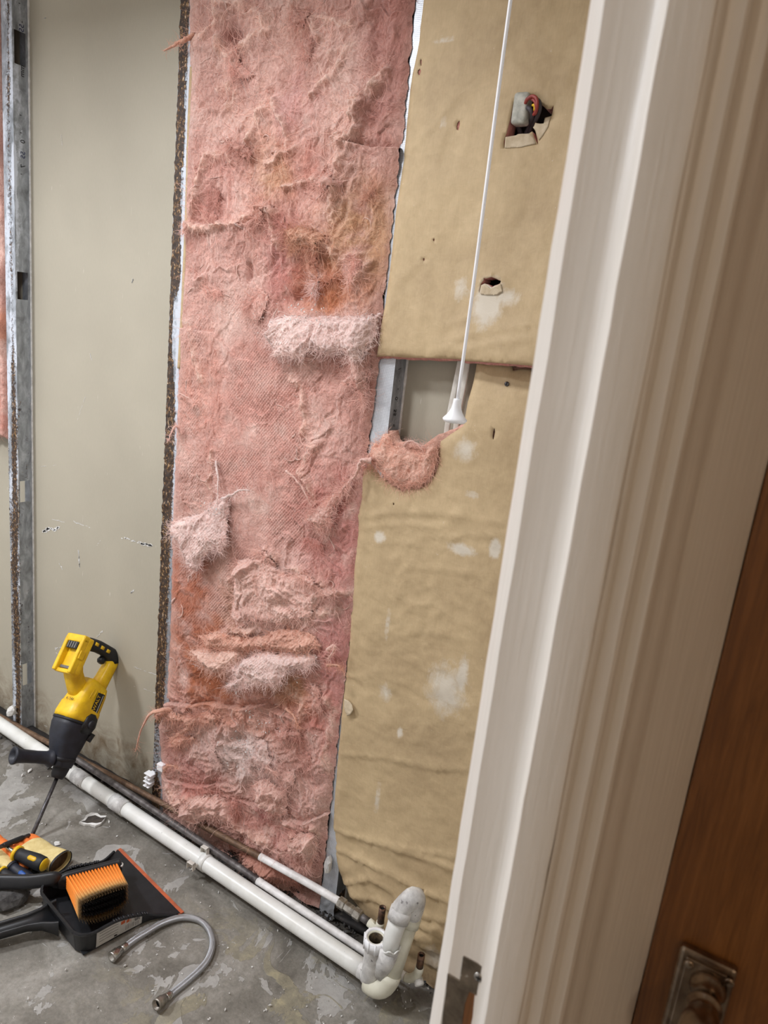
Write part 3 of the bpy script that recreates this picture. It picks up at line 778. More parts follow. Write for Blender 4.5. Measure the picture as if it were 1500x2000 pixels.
def ridge(X, Z):
    """height of the pulled-up wool and how much of it lies at each point"""
    h = np.zeros_like(X); k = np.zeros_like(X)
    wx = X + .010 * fbm(X * 26, Z * 26, 3, 151); wz = Z + .010 * fbm(X * 26, Z * 26, 3, 155)
    n = .75 + .6 * fbm(X * 30, Z * 30, 3, 161)
    for pts, a, w in RIDGES:
        P = np.array(pts); m = (X > P[:, 0].min() - .06) & (X < P[:, 0].max() + .06) & (Z > P[:, 1].min() - .06) & (Z < P[:, 1].max() + .06)
        if not m.any(): continue
        d = linedist(pts, wx[m], wz[m]); e = np.exp(-(d / w) ** 2) * np.clip(n[m], .2, 1.4)
        h[m] = np.maximum(h[m], 1.35 * a * e); k[m] = np.maximum(k[m], np.exp(-(d / (w * .9)) ** 2))
    return h, np.clip(k, 0, 1)
def batt_surface(X, Z):
    smooth = np.exp(-(((X + 1.16) / .22) ** 2)) * sstep(.55, .72, Z) * sstep(1.62, 1.45, Z)
    low = sstep(.55, .35, Z)
    h = wool_height(X, Z, 1.0) * (1 - .72 * smooth) + .004 * smooth
    h = h * (1 + .35 * low)
    e = np.minimum(X - BL(Z), BR(Z) - X)
    h = h + ridge(X, Z)[0]
    h = h * sstep(-.004, .05, e) - .004 * sstep(.014, -.002, e) + .0065
    for (cx, cz), (rx, rz), d in HOLES:
        w = np.exp(-(((X - cx) / rx) ** 2 + ((Z - cz) / rz) ** 2) * (1 + .5 * fbm(X * 20, Z * 20, 3, 71)))
        h = h - d * np.clip(w * 1.25, 0, 1)
    # the step of the horizontal fold low on the batt, and folds running in from its edge
    for pts, amp, wd in FOLDS:
        D = linedist(pts, X, Z)
        zz = np.interp(X, [p[0] for p in pts], [p[1] for p in pts])
        s = np.where(Z < zz, np.exp(-(D / wd) ** 1.2), -np.exp(-(D / (wd * .35)) ** 2) * .7)
        h = h + amp * s
    # dimples pressed into the smooth middle of the batt
    a = (X * .97 + Z * .10) / .0088; b_ = (Z * .97 - X * .13) / .0088
    h = h + .0018 * np.cos(2 * PI * a) * np.cos(2 * PI * b_) * sstep(.15, .6, smooth) * sstep(-.5, .3, fbm(X * 6, Z * 6, 2, 81))
    return np.maximum(h, -.024 + .003 * fbm(X * 30, Z * 30, 2, 77))
HOLES = [((-1.2885,2.1072), (.022, .020), .035), ((-1.1886,1.6083), (.008, .020), .018), ((-1.0138,1.6285), (.035, .05), .014), ((-1.0372,1.5493), (.05, .02), .020),
         ((-0.9195,1.7376), (.05, .05), .010), ((-1.1585,0.7618), (.035, .07), .020), ((-0.9968,0.5913), (.06, .025), .024), ((-1.2359,0.5731), (.07, .06), .014),
         ((-1.1290,0.3961), (.025, .018), .018), ((-0.8883,2.0476), (.02, .25), .010), ((-0.8784,0.1648), (.02, .03), .022), ((-1.0244,0.2361), (.012, .03), .020),
         ((-1.1330,2.0775), (.05, .05), .012), ((-0.9867,1.8600), (.02, .05), .012), ((-0.9165,1.1054), (.03, .03), .010), ((-1.0801,0.0265), (.10, .014), .03), ((-0.8827,0.0415), (.06, .02), .03)]
FOLDS = [([(-1.4420,0.3826),(-1.3438,0.4199),(-1.2283,0.4669),(-1.1358,0.4805),(-1.0504,0.5254),(-0.9662,0.5342)], .013, .035), ([(-0.9361,1.8767),(-0.8840,1.8675),(-0.8102,1.8638)], .012, .03),
         ([(-1.3986,1.7131),(-1.2995,1.7036),(-1.2035,1.7104),(-1.1303,1.7450)], .012, .03), ([(-1.4229,1.4577),(-1.2986,1.4566),(-1.2103,1.4038)], .005, .03), ([(-0.9541,0.2378),(-0.8877,0.2544),(-0.8278,0.3064)], .009, .03),
         ([(-1.0959,0.2186),(-0.9872,0.2187),(-0.9286,0.2407)], .012, .03), ([(-1.3917,0.1505),(-1.2490,0.1978),(-1.1548,0.2487)], .008, .03)]
nz, nx = 1130, 300
tz = np.linspace(.012, 2.33, nz); tx = np.linspace(0, 1, nx)
Z2, S2 = np.meshgrid(tz, tx, indexing='ij')
jag = .0035 * fbm(Z2 * 40, S2 * 0, 3, 91)
XL, XR = BL(Z2) + jag * (S2 < .1) , BR(Z2) + .0035 * fbm(Z2 * 40, S2 * 0, 3, 95) * (S2 > .9)
X2 = XL + (XR - XL) * S2
X2, Z2 = X2.ravel(), Z2.ravel()
H2 = batt_surface(X2, Z2)
i = np.arange(nz * nx).reshape(nz, nx)
F2 = np.stack([i[:-1, :-1], i[:-1, 1:], i[1:, 1:], i[1:, :-1]], -1).reshape(-1, 4)
C2 = wool_color(X2, Z2, blobs)
rk = (ridge(X2, Z2)[1] * (.55 + .5 * fbm(X2 * 40, Z2 * 40, 3, 171)))[:, None]
C2 = C2 * (1 - np.clip(rk, 0, .8)) + np.array(lin((232, 198, 182))) * np.clip(rk, 0, .8)
dx = .012 * (H2 - H2.mean()) / .02
mk('wool_face', np.stack([X2, WY - H2, Z2], 1), F2, M['wool'], batt, attrs={'Col': C2})
MB().box((float(BL(1.0)) + .012, WY + .028, .012), (float(BR(.1)) - .004, WB - .003, 2.33)).build('wool_core', M['wool'], batt, False)
# fibres standing off the surface; fewer where the face is still smooth
r = np.random.default_rng(11)
sm = np.exp(-(((X2 + 1.16) / .22) ** 2)) * sstep(.55, .72, Z2) * sstep(1.62, 1.45, Z2)
pw = (1 - .8 * sm + 2.5 * ridge(X2, Z2)[1]) * (1 + 2.0 * sstep(.5, 1.3, ridged(X2 * 11, Z2 * 8, 2, 11)))
idx = r.choice(len(X2), 42000, p=pw / pw.sum())
S3 = np.stack([X2, WY - H2 + .0010, Z2], 1)
fibres('loose_fibres', S3[idx], C2[idx], batt, (.006, .024), .00024, seed=5, lift=.16, drop=.25, steps=5)
pw = pw * (np.minimum(X2 - BL(Z2), BR(Z2) - X2) > .035)
idx = r.choice(len(X2), 3800, p=pw / pw.sum())
fibres('long_fibres', S3[idx], C2[idx] * 1.08 + .02, batt, (.028, .085), .00042, seed=6, lift=.10, drop=.2, steps=11)
# a slim brown paper edge showing down the batt's left side
PE = [(-1.4112,2.0559),(-1.4116,1.9257),(-1.4083,1.7295),(-1.4088,1.5596),(-1.4102,1.4589),(-1.4134,1.3551)]
mb = MB()
p = smooth_path([(x, WY - .004, z) for x, z in PE], 8)
mb.tube(p, [(.0052, .003)] * len(p), 8, True, (1, 0, 0), 3).build('paper_edge', M['kraft'], batt)

def surf_y(x, z):
    x = np.atleast_1d(np.asarray(x, float)); z = np.atleast_1d(np.asarray(z, float))
    return WY - batt_surface(x, z)
def tuft(name, outline, lift, thick, parent, base=None, seed=0, on=None, fib=500, step=.0018, ragged=.010, top=1.0, flen=(.012, .04)):
    """a torn layer of wool hanging from its upper edge: lift is how far its foot stands off the batt"""
    P = np.array(outline); x0, z0 = P.min(0) - .012; x1, z1 = P.max(0) + .012
    X, Z, F = grid(np.arange(x0, x1, step), np.arange(z0, z1, step))
    s = sdf(outline, X, Z) + ragged * (ridged(X * 60 + 3 * fbm(X * 20, Z * 20, 2, seed), Z * 30, 3, seed) - .75)
    keepv = s > 0
    t = (z1 - Z) / (z1 - z0)
    y0 = (surf_y(X, Z) if on is None else on(X, Z))
    yb = on(X, Z) if on is not None else WY - .006 + 0 * X
    back = np.minimum(y0 * .35 + yb * .65, y0) - lift * (top + (1 - top) * 0) * np.clip(t * 1.15 - .05, 0, 1)
    dome = thick * np.clip(s / .020, 0, 1) ** .8
    front = back - dome - .9 * wool_height(X, Z, 1.0, 100 + seed) * np.clip(s / .02, 0, 1)
    kf = keepv[F].all(1)
    used = np.unique(F[kf]); m = np.full(len(X), -1); m[used] = np.arange(len(used))
    Fk = m[F[kf]]
    V = np.concatenate([np.stack([X, front, Z], 1)[used], np.stack([X, np.maximum(back, front + .0012), Z], 1)[used]])
    C = wool_color(X[used], Z[used], (), seed, base)
    o = mk(name, V, np.concatenate([Fk, Fk[:, ::-1] + len(used)]), M['wool'], parent, attrs={'Col': np.concatenate([C, C * .92])})
    if fib:
        rr = np.random.default_rng(seed + 50)
        w = 1 + 6 * (s[used] < .008)
        ii = rr.choice(len(used), fib, p=w / w.sum())
        fibres('loose_fibres', V[:len(used)][ii], C[ii], o, flen, seed=seed, lift=.35, drop=.45)
    return o
LT, WH, OR2 = lin((226, 188, 176)), lin((234, 212, 206)), lin((214, 164, 142))
tuft('torn_tuft', [(-1.1080,1.5071),(-1.0567,1.5229),(-0.9912,1.5237),(-0.8951,1.5326),(-0.8177,1.5442),(-0.8148,1.4911),(-0.8261,1.4575),(-0.8453,1.4312),(-0.8701,1.4361),(-0.8854,1.4511),(-0.9180,1.4363),(-0.9395,1.4407),(-0.9794,1.4410),(-1.0084,1.4123),(-1.0244,1.4245),(-1.0686,1.4149),(-1.0894,1.4409),(-1.1192,1.4616)], .030, .014, batt, WH, 1, fib=1600)
tuft('torn_tuft', [(-0.8720,1.4525),(-0.8326,1.4568),(-0.8207,1.4142),(-0.8229,1.3470),(-0.8343,1.3204),(-0.8427,1.3668),(-0.8638,1.3843),(-0.8762,1.3736),(-0.9028,1.3883),(-0.8804,1.4092),(-0.8834,1.4346)], .022, .010, batt, LT, 2, fib=800)
tuft('torn_tuft', [(-1.4056,0.9452),(-1.3645,0.9690),(-1.3025,0.9971),(-1.2549,1.0435),(-1.2073,1.0671),(-1.1947,1.0387),(-1.1989,1.0038),(-1.1878,0.9515),(-1.2016,0.9035),(-1.2243,0.9202),(-1.2511,0.8908),(-1.2807,0.8399),(-1.3212,0.8539),(-1.3561,0.8931),(-1.3923,0.9163)], .034, .012, batt, WH, 3, fib=1600)
tuft('torn_tuft', [(-0.8235,1.2322),(-0.8408,1.1937),(-0.8749,1.1485),(-0.9170,1.1103),(-0.9517,1.0726),(-0.9647,1.0519),(-0.9370,1.0481),(-0.9083,1.0321),(-0.8821,1.0609),(-0.8760,1.1080),(-0.8489,1.1442),(-0.8340,1.1831),(-0.8054,1.2180)], .016, .016, batt, LT, 4, fib=1200)
tuft('torn_tuft', [(-1.1697,0.9005),(-1.0559,0.9515),(-1.0197,0.9126),(-0.9567,0.9163),(-0.8785,0.8986),(-0.9156,0.8215),(-1.0055,0.7663),(-1.1047,0.7467),(-1.1539,0.7052),(-1.1836,0.7398),(-1.1780,0.8278)], .010, .012, batt, LT, 5, fib=1200)
tuft('torn_tuft', [(-1.3055,0.6079),(-1.2590,0.6325),(-1.2035,0.6417),(-1.1512,0.6709),(-1.0986,0.6765),(-1.1283,0.6105),(-1.1988,0.5799),(-1.2406,0.5867)], .046, .014, batt, lin((234, 200, 184)), 6, fib=1000)
tuft('torn_tuft', [(-1.1362,0.6196),(-1.0976,0.6652),(-1.0322,0.6985),(-0.9672,0.7088),(-0.9181,0.7281),(-0.8866,0.7249),(-0.9014,0.6894),(-0.9623,0.6598),(-0.9876,0.6164),(-1.0408,0.6089),(-1.0900,0.5764),(-1.1462,0.5651),(-1.1202,0.5984)], .060, .016, batt, WH, 7, fib=1600)
tuft('torn_tuft', [(-1.2798,0.6576),(-1.2075,0.6956),(-1.1018,0.7131),(-1.0052,0.7636),(-0.9111,0.7796),(-0.8770,0.7499),(-0.9508,0.7060),(-1.0314,0.6902),(-1.1495,0.6507),(-1.2399,0.6297)], .022, .016, batt, OR2, 8, fib=1200)
tuft('torn_tuft', [(-0.9730,0.9225),(-0.9237,0.9252),(-0.8947,0.9097),(-0.8535,0.9134),(-0.8344,0.9008),(-0.8698,0.8880),(-0.9163,0.8984),(-0.9554,0.9034)], .018, .012, batt, LT, 9, fib=400)
tuft('torn_tuft', [(-1.1131,0.9425),(-1.0860,0.9574),(-1.0474,0.9483),(-1.0539,0.9305),(-1.0795,0.9401),(-1.0998,0.9241)], .016, .008, batt, LT, 10, fib=160)
tuft('torn_tuft', [(-1.0137,1.6010),(-0.9723,1.6088),(-0.9768,1.5868),(-0.9830,1.5533),(-1.0031,1.5685)], .018, .008, batt, WH, 16, fib=300)
tuft('torn_tuft', [(-0.9229,1.6541),(-0.8751,1.6520),(-0.8659,1.6399),(-0.8868,1.6189),(-0.8955,1.5812),(-0.9048,1.5913),(-0.8940,1.6344)], .014, .008, batt, LT, 17, fib=400)
tuft('torn_tuft', [(-1.4457,0.3711),(-1.3429,0.4040),(-1.2268,0.4454),(-1.1527,0.4616),(-1.1875,0.4292),(-1.2616,0.3870),(-1.3576,0.3021),(-1.3784,0.3003),(-1.3008,0.3780),(-1.4025,0.3577),(-1.4314,0.3397)], .020, .010, batt, OR2, 18, fib=700)
tuft('torn_tuft', [(-1.3779,0.2904),(-1.3543,0.3169),(-1.2988,0.3460),(-1.2630,0.3475),(-1.2972,0.3203),(-1.3403,0.2892)], .022, .010, batt, OR2, 19, fib=300)
tuft('torn_tuft', [(-1.3053,0.1205),(-1.2479,0.1814),(-1.1706,0.2036),(-1.1132,0.2006),(-1.1271,0.1376),(-1.1844,0.1266),(-1.2412,0.0820),(-1.2821,0.0795)], .016, .016, batt, LT, 20, fib=800)
tuft('torn_tuft', [(-1.0658,0.2968),(-1.0156,0.3350),(-0.9450,0.3202),(-0.9309,0.2647),(-0.9541,0.2378),(-1.0066,0.2365),(-1.0517,0.2393)], .012, .014, batt, LT, 21, fib=600)
tuft('torn_tuft', [(-0.9316,0.1854),(-0.8862,0.2395),(-0.8345,0.2496),(-0.8311,0.1893),(-0.8529,0.1145),(-0.8768,0.1497),(-0.9026,0.1523)], .016, .016, batt, LT, 22, fib=700)
tuft('torn_tuft', [(-1.1023,0.0659),(-1.0117,0.0958),(-0.9392,0.0845),(-0.8689,0.0736),(-0.8998,0.0402),(-0.9697,0.0317),(-1.0606,0.0198)], .016, .012, batt, lin((170, 110, 90)), 23, fib=700)
tuft('torn_tuft', [(-1.0965,1.7019),(-1.0399,1.7142),(-0.9684,1.6969),(-0.9771,1.6518),(-1.0343,1.6603),(-1.0692,1.6479)], .014, .012, batt, lin((206, 160, 130)), 24, fib=700)
rt = np.random.default_rng(77)
for q in range(46):                        # smaller torn layers all over the rougher parts of the face
    z = rt.uniform(.1, 2.15); x = rt.uniform(float(BL(z)) + .06, float(BR(z)) - .06)
    if math.exp(-((x + 1.16) / .22) ** 2) * (.62 < z < 1.5) > .4: continue
    w, h = rt.uniform(.018, .045), rt.uniform(.016, .045); lean = rt.uniform(-.03, .03); n = 11
    po_ = [(x + w * math.cos(a) * rt.uniform(.6, 1.15) + lean * math.sin(a), z + h * math.sin(a) * rt.uniform(.6, 1.15)) for a in np.linspace(0, 2 * PI, n, False)]
    if min(p[0] for p in po_) < BL(z) + .012 or max(p[0] for p in po_) > BR(z) - .012: continue
    c = wool_color(np.array([x]), np.array([z]), blobs)[0] * rt.uniform(1.0, 1.14)
    tuft('torn_tuft', po_, rt.uniform(.004, .014), rt.uniform(.005, .010), batt, np.clip(c, 0, 1), 300 + q, fib=220, step=.0024, ragged=.009, flen=(.010, .05))
# long wisps pulled out of the batt
def wisp(pts, rad, parent, col, seed=0, fib=120, name='pulled_wisp'):
    P = smooth_path(pts, 8); n = len(P); t = np.linspace(0, 1, n)
    P = P + np.stack([.002 * perlin(t * 7, t * 0, seed), .002 * perlin(t * 6, t * 0 + 4, seed), .002 * perlin(t * 8, t * 0 + 9, seed)], 1)
    rr = [(rad * (1 - .8 * q) * (1 + .35 * perlin(q * 9, 0, seed)), rad * .6 * (1 - .8 * q) * (1 + .35 * perlin(q * 11, 3, seed))) for q in t]
    mb = MB().tube(P, rr, 8)
    C = np.tile(np.array(col), (len(mb.v), 1))
    o = mk(name, np.array(mb.v), [tuple(f) for f in mb.f], M['wool'], parent, attrs={'Col': C})
    r = np.random.default_rng(seed)
    k = r.integers(0, n, fib)
    fibres('loose_fibres', P[k] + r.normal(0, rad * .4, (fib, 3)), np.tile(np.array(col), (fib, 1)), o, (.008, .026), lift=.1, seed=seed)
    return o
wisp([(-1.4000,1.3450,2.1178),(-1.4113,1.3250,2.1031),(-1.4303,1.3200,2.0945),(-1.4717,1.3200,2.0831)], .010, batt, OR2, 3)
wisp([(-1.3777,1.3400,0.3904),(-1.3929,1.3100,0.3942),(-1.4226,1.3000,0.3740),(-1.4541,1.3000,0.3135),(-1.4771,1.3000,0.2314)], .010, batt, OR2, 4)
wisp([(-1.3880,1.3400,1.1859),(-1.3919,1.3300,1.2101),(-1.3973,1.3200,1.1964),(-1.4108,1.3200,1.1672)], .006, batt, LT, 5)
wisp([(-1.3832,1.3400,1.7130),(-1.3861,1.3300,1.7018),(-1.3987,1.3300,1.6803)], .006, batt, LT, 6)
wisp([(-1.3979,1.3400,1.2939),(-1.3469,1.3300,1.2854),(-1.3304,1.3250,1.2749)], .004, batt, LT, 7)
wisp([(-1.2211,1.3300,1.0501),(-1.1856,1.3200,1.0684),(-1.1490,1.3150,1.0898),(-1.1198,1.3150,1.0958)], .006, batt, WH, 8)
wisp([(-1.2536,1.3350,1.1430),(-1.2382,1.3300,1.0934),(-1.2328,1.3250,1.0349)], .006, batt, WH, 9)
wisp([(-1.0279,1.3350,1.1598),(-0.9836,1.3300,1.1381),(-0.9412,1.3300,1.0914)], .006, batt, LT, 10)
wisp([(-0.8597,1.3300,0.7535),(-0.8361,1.3250,0.7737),(-0.8504,1.3200,0.7334)], .006, batt, LT, 11)
wisp([(-0.9687,1.3350,0.5521),(-0.9394,1.3300,0.5440),(-0.9222,1.3250,0.5242)], .007, batt, OR2, 12)
wisp([(-0.8554,1.3300,0.7146),(-0.8203,1.3200,0.7305),(-0.8016,1.3200,0.7211)], .005, batt, OR2, 13)
wisp([(-1.0149,1.3300,0.3638),(-0.9901,1.3200,0.3724),(-0.9727,1.3200,0.3694)], .005, batt, LT, 14)
wisp([(-1.4027,1.3400,0.1796),(-1.3630,1.3250,0.2203),(-1.3251,1.3200,0.2328)], .006, batt, OR2, 15)
r = np.random.default_rng(21)
mbv, mbf, mbc = [], [], []
for q in range(120):                       # little rolls and curls of fibre lying on the face
    z = r.uniform(.05, 2.3); x = r.uniform(float(BL(z)) + .02, float(BR(z)) - .02)
    smo = math.exp(-((x + 1.16) / .22) ** 2) * (.62 < z < 1.5)
    if r.random() < smo * .85: continue
    L = r.uniform(.02, .07); th = r.uniform(0, 2 * PI); cu = r.normal(0, 2.5); m = 9
    p = []
    for j in range(m):
        p.append((x, z)); x += math.cos(th) * L / m; z += math.sin(th) * L / m; th += cu / m
    p = np.array(p); rad = r.uniform(.0014, .0032)
    P = np.stack([p[:, 0], surf_y(p[:, 0], p[:, 1]) - rad * .3, p[:, 1]], 1)
    t = np.linspace(0, 1, m)
    mb = MB().tube(P, [(rad * (math.sin(PI * (.12 + .8 * a)) ) * (1 + .4 * perlin(a * 6, q, 1)), rad * .55 * math.sin(PI * (.12 + .8 * a))) for a in t], 6)
    k = len(mbv); mbv += mb.v; mbf += [tuple(i + k for i in f) for f in mb.f]
    c = np.array(LT) * r.uniform(.8, 1.1)
    mbc += [c] * len(mb.v)
o = mk('fibre_curls', np.array(mbv), mbf, M['wool'], batt, attrs={'Col': np.array(mbc)}); o['kind'] = 'stuff'
# white plaster crumbs caught in the wool
mb = MB()
for (x, z), n, sx in (((-1.0198,1.5213), 60, .05), ((-0.8291,1.5327), 4, .012), ((-0.9702,1.4873), 3, .01), ((-0.8766,1.4906), 4, .014), ((-1.1074,0.3579), 70, .05), ((-1.2321,1.0238), 30, .02), ((-1.0436,0.6399), 25, .05), ((-1.1863,0.5369), 5, .01), ((-1.1576,0.5245), 14, .02), ((-0.9486,0.8385), 5, .02), ((-1.0460,0.4759), 40, .04)):
    for q in range(n):
        a, b = x + r.normal(0, sx), z + r.normal(0, sx * .45)
        s = r.uniform(.0007, .0022); y = float(surf_y(a, b)[0]) - (.03 if n in (60, 30, 25, 4, 3) else .003)
        d = r.normal(size=3); d /= np.linalg.norm(d); e = np.cross(d, r.normal(size=3)); e /= np.linalg.norm(e)
        c = np.array((a, y, b)); g = np.cross(d, e)
        mb.add([c + d * s * 2, c - d * s * 2, c + e * s, c - e * s, c + g * s * .6, c - g * s * .6], [(0, 2, 4), (2, 1, 4), (1, 3, 4), (3, 0, 4), (2, 0, 5), (1, 2, 5), (3, 1, 5), (0, 3, 5)])
o = mb.build('plaster_crumbs', M['plaster'], batt, False); o['kind'] = 'stuff'

# the batt cut off halfway in the bay at the far left
batt0 = thing('insulation_batt', 'sliver of pink insulation above bare board at the left photo edge', 'insulation', (-2.4, WY, 1.05))
zc = (-2.1963,1.0309)[1]
X, Z, F = grid(np.arange(-2.72, XS1 - .046, .003), np.arange(zc - .04, 2.38, .003))
H = wool_height(X, Z, 1.0, 200)
edge = zc + .012 * fbm(X * 30, Z * 0, 3, 7)
keep = Z > edge
e = np.minimum(Z - edge, (XS1 - .05) - X)
H = H * sstep(0, .03, e) - .025 * sstep(.02, 0, e) + .004
kf = keep[F].all(1)
bl0 = [((-2.1822,1.3892), (.06, .05), ORANGE, .7), ((-2.1876,1.1347), (.08, .06), (190, 122, 104), .6)]
C = wool_color(X, Z, bl0, 3)
mk('wool_face', np.stack([X, WY - H, Z], 1), F[kf], M['wool'], batt0, attrs={'Col': C})
ii = np.nonzero(keep)[0]; ii = np.random.default_rng(5).choice(ii, 2500)
fibres('loose_fibres', np.stack([X, WY - H, Z], 1)[ii], C[ii], batt0, seed=9, lift=.3, drop=.3)

# ------------------------------------------------------------------ paper faced batts
def sheet(outline, holes, step, seed=0, cuts=()):
    """triangulated sheet in wall coordinates with exact torn edges and holes"""
    r = np.random.default_rng(seed)
    P = np.array(outline)
    def dens(loop, d):
        L = []
        n = len(loop)
        for i in range(n):
            a = np.array(loop[i]); b = np.array(loop[(i + 1) % n]); k = max(1, int(np.linalg.norm(b - a) / d))
            for j in range(k): L.append(a + (b - a) * j / k)
        return np.array(L)
    loops = [dens(outline, step)] + [dens(h, min(step, .003)) for h in holes]
    x0, z0 = P.min(0); x1, z1 = P.max(0)
    X, Z = np.meshgrid(np.arange(x0, x1, step), np.arange(z0, z1, step))
    X = (X + r.uniform(-.25, .25, X.shape) * step).ravel(); Z = (Z + r.uniform(-.25, .25, Z.shape) * step).ravel()
    k = sdf(outline, X, Z) > step * .45
    for h in holes:
        c = np.mean(h, 0); m = np.hypot(X - c[0], Z - c[1]) < .15
        kk = np.ones(len(X), bool); kk[m] = sdf(h, X[m], Z[m]) < -step * .35
        k &= kk
    pts = np.concatenate(loops + [np.stack([X[k], Z[k]], 1)])
    edges = []; b = 0; bnd = []
    for L in loops:
        n = len(L); edges += [(b + i, b + (i + 1) % n) for i in range(n)]; bnd.append((b, n)); b += n
    V, E, Fc, ov, oe, of = delaunay_2d_cdt([Vector(p) for p in pts], edges, [], 0, 1e-6)
    V = np.array([tuple(v) for v in V]); Fc = np.array([f for f in Fc if len(f) == 3])
    c = V[Fc].mean(1)
    keep = sdf(outline, c[:, 0], c[:, 1]) > 0
    for h in holes:
        keep &= ~(sdf(h, c[:, 0], c[:, 1]) > 0)
    Fc = Fc[keep]
    a = V[Fc]; cr = (a[:, 1, 0] - a[:, 0, 0]) * (a[:, 2, 1] - a[:, 0, 1]) - (a[:, 1, 1] - a[:, 0, 1]) * (a[:, 2, 0] - a[:, 0, 0])
    Fc[cr < 0] = Fc[cr < 0][:, ::-1]
    return V, Fc, bnd
def skirt(V3, F, depth):
    """give a sheet a rim that runs back by depth along +Y"""
    e = np.sort(np.concatenate([F[:, [0, 1]], F[:, [1, 2]], F[:, [2, 0]]]), 1)
    u, n = np.unique(e, axis=0, return_counts=True)
    be = set(map(tuple, u[n == 1]))
    vs = list(map(tuple, V3)); fs = [tuple(f) for f in F]; idx = {}
    def back(i):
        if i not in idx: idx[i] = len(vs); vs.append((V3[i][0], V3[i][1] + depth, V3[i][2]))
        return idx[i]
    for f in F:
        for a, b in ((f[0], f[1]), (f[1], f[2]), (f[2], f[0])):
            if (min(a, b), max(a, b)) in be: fs.append((b, a, back(a), back(b)))
    return np.array(vs), fs

UP = [(-0.8092,2.2404),(-0.8084,2.1553),(-0.8118,2.0903),(-0.8115,1.9870),(-0.8103,1.8562),(-0.8115,1.7094),(-0.8116,1.5658),(-0.8167,1.4963),(-0.8174,1.4508),(-0.7933,1.4545),(-0.7431,1.4569),(-0.6829,1.4625),(-0.6192,1.4675),(-0.6040,1.4652),(-0.5576,1.4684),(-0.5146,1.4704),(-0.4502,1.4730),(-0.4024,1.4748),(-0.3375,1.4787),(-0.3804,2.1775)]
HOLE1 = [(-0.5838,1.9401),(-0.5734,1.9438),(-0.5619,1.9457),(-0.5464,1.9474),(-0.5383,1.9393),(-0.5300,1.9305),(-0.5212,1.9242),(-0.5136,1.9246),(-0.5088,1.9303),(-0.5098,1.9194),(-0.5106,1.9127),(-0.5226,1.9099),(-0.5230,1.9006),(-0.5316,1.9001),(-0.5388,1.9020),(-0.5406,1.8953),(-0.5365,1.8883),(-0.5302,1.8743),(-0.5267,1.8647),(-0.5365,1.8762),(-0.5423,1.8876),(-0.5476,1.8835),(-0.5594,1.8830),(-0.5674,1.8824),(-0.5729,1.8791),(-0.5889,1.8778),(-0.5896,1.8567),(-0.5927,1.8692),(-0.5886,1.8883),(-0.5857,1.9143),(-0.5855,1.9316)]
HOLE2 = [(-0.5958,1.6145),(-0.5904,1.6216),(-0.5921,1.6254),(-0.5844,1.6248),(-0.5752,1.6282),(-0.5640,1.6251),(-0.5539,1.6219),(-0.5551,1.6161),(-0.5601,1.6139),(-0.5661,1.6116),(-0.5710,1.6084),(-0.5805,1.6136),(-0.5872,1.6151),(-0.5943,1.6117),(-0.5953,1.5972),(-0.5964,1.5971)]
def blip(cx, cy, pts): return [(cx + a, cy + b) for a, b in pts]
def slit(c, w, h, lean=0.0):
    x, z = c
    return [(x - w + lean, z + h * .5), (x + lean, z + h), (x + w, z + h * .3), (x + w * .6 - lean, z - h), (x - w * .4 - lean, z - h * .8), (x - w, z - h * .2)]
UPH = [HOLE1, HOLE2, slit((-0.7917,2.0192), .0016, .007, -.001), slit((-0.7928,2.0021), .0036, .006), slit((-0.6921,1.9019), .0036, .009, .001), slit((-0.7134,1.6925), .0018, .003), slit((-0.7315,1.6543), .0020, .003)]
LOW = [(-0.8320,1.2119),(-0.8137,1.2188),(-0.8018,1.2105),(-0.7838,1.1965),(-0.7578,1.1806),(-0.7358,1.1735),(-0.7222,1.1694),(-0.7154,1.1765),(-0.6807,1.1848),(-0.6608,1.2036),(-0.6490,1.2250),(-0.6437,1.2482),(-0.6464,1.2752),(-0.6456,1.2950),(-0.6255,1.3136),(-0.5993,1.3349),(-0.5985,1.3530),(-0.5987,1.3845),(-0.5958,1.4263),(-0.5962,1.4661),(-0.5579,1.4704),(-0.5207,1.4687),(-0.5167,1.4573),(-0.5006,1.4631),(-0.4715,1.4646),(-0.4209,1.4668),(-0.3365,1.4733),(-0.2414,0.0904),(-0.4603,-0.0179),(-0.5045,-0.0254),(-0.5219,-0.0134),(-0.5519,-0.0061),(-0.5932,0.0273),(-0.6350,0.0612),(-0.6745,0.0722),(-0.7080,0.0920),(-0.7498,0.1264),(-0.7756,0.1561),(-0.7959,0.2075),(-0.8054,0.2489),(-0.8091,0.3528),(-0.8113,0.4403),(-0.8121,0.5548),(-0.8171,0.6505),(-0.8196,0.8246),(-0.8218,0.9529),(-0.8238,1.0523),(-0.8311,1.1479)]
LOWH = [slit((-0.5281,1.3307), .0022, .012), slit((-0.7378,1.1392), .0016, .003), slit((-0.5372,0.2395), .008, .0016), [(x, z) for x, z in [(-0.5332,1.3350),(-0.5229,1.3326),(-0.5180,1.3365),(-0.5193,1.3311),(-0.5253,1.3270),(-0.5332,1.3277)]]]
LOWH = [LOWH[0], LOWH[1], LOWH[2]]
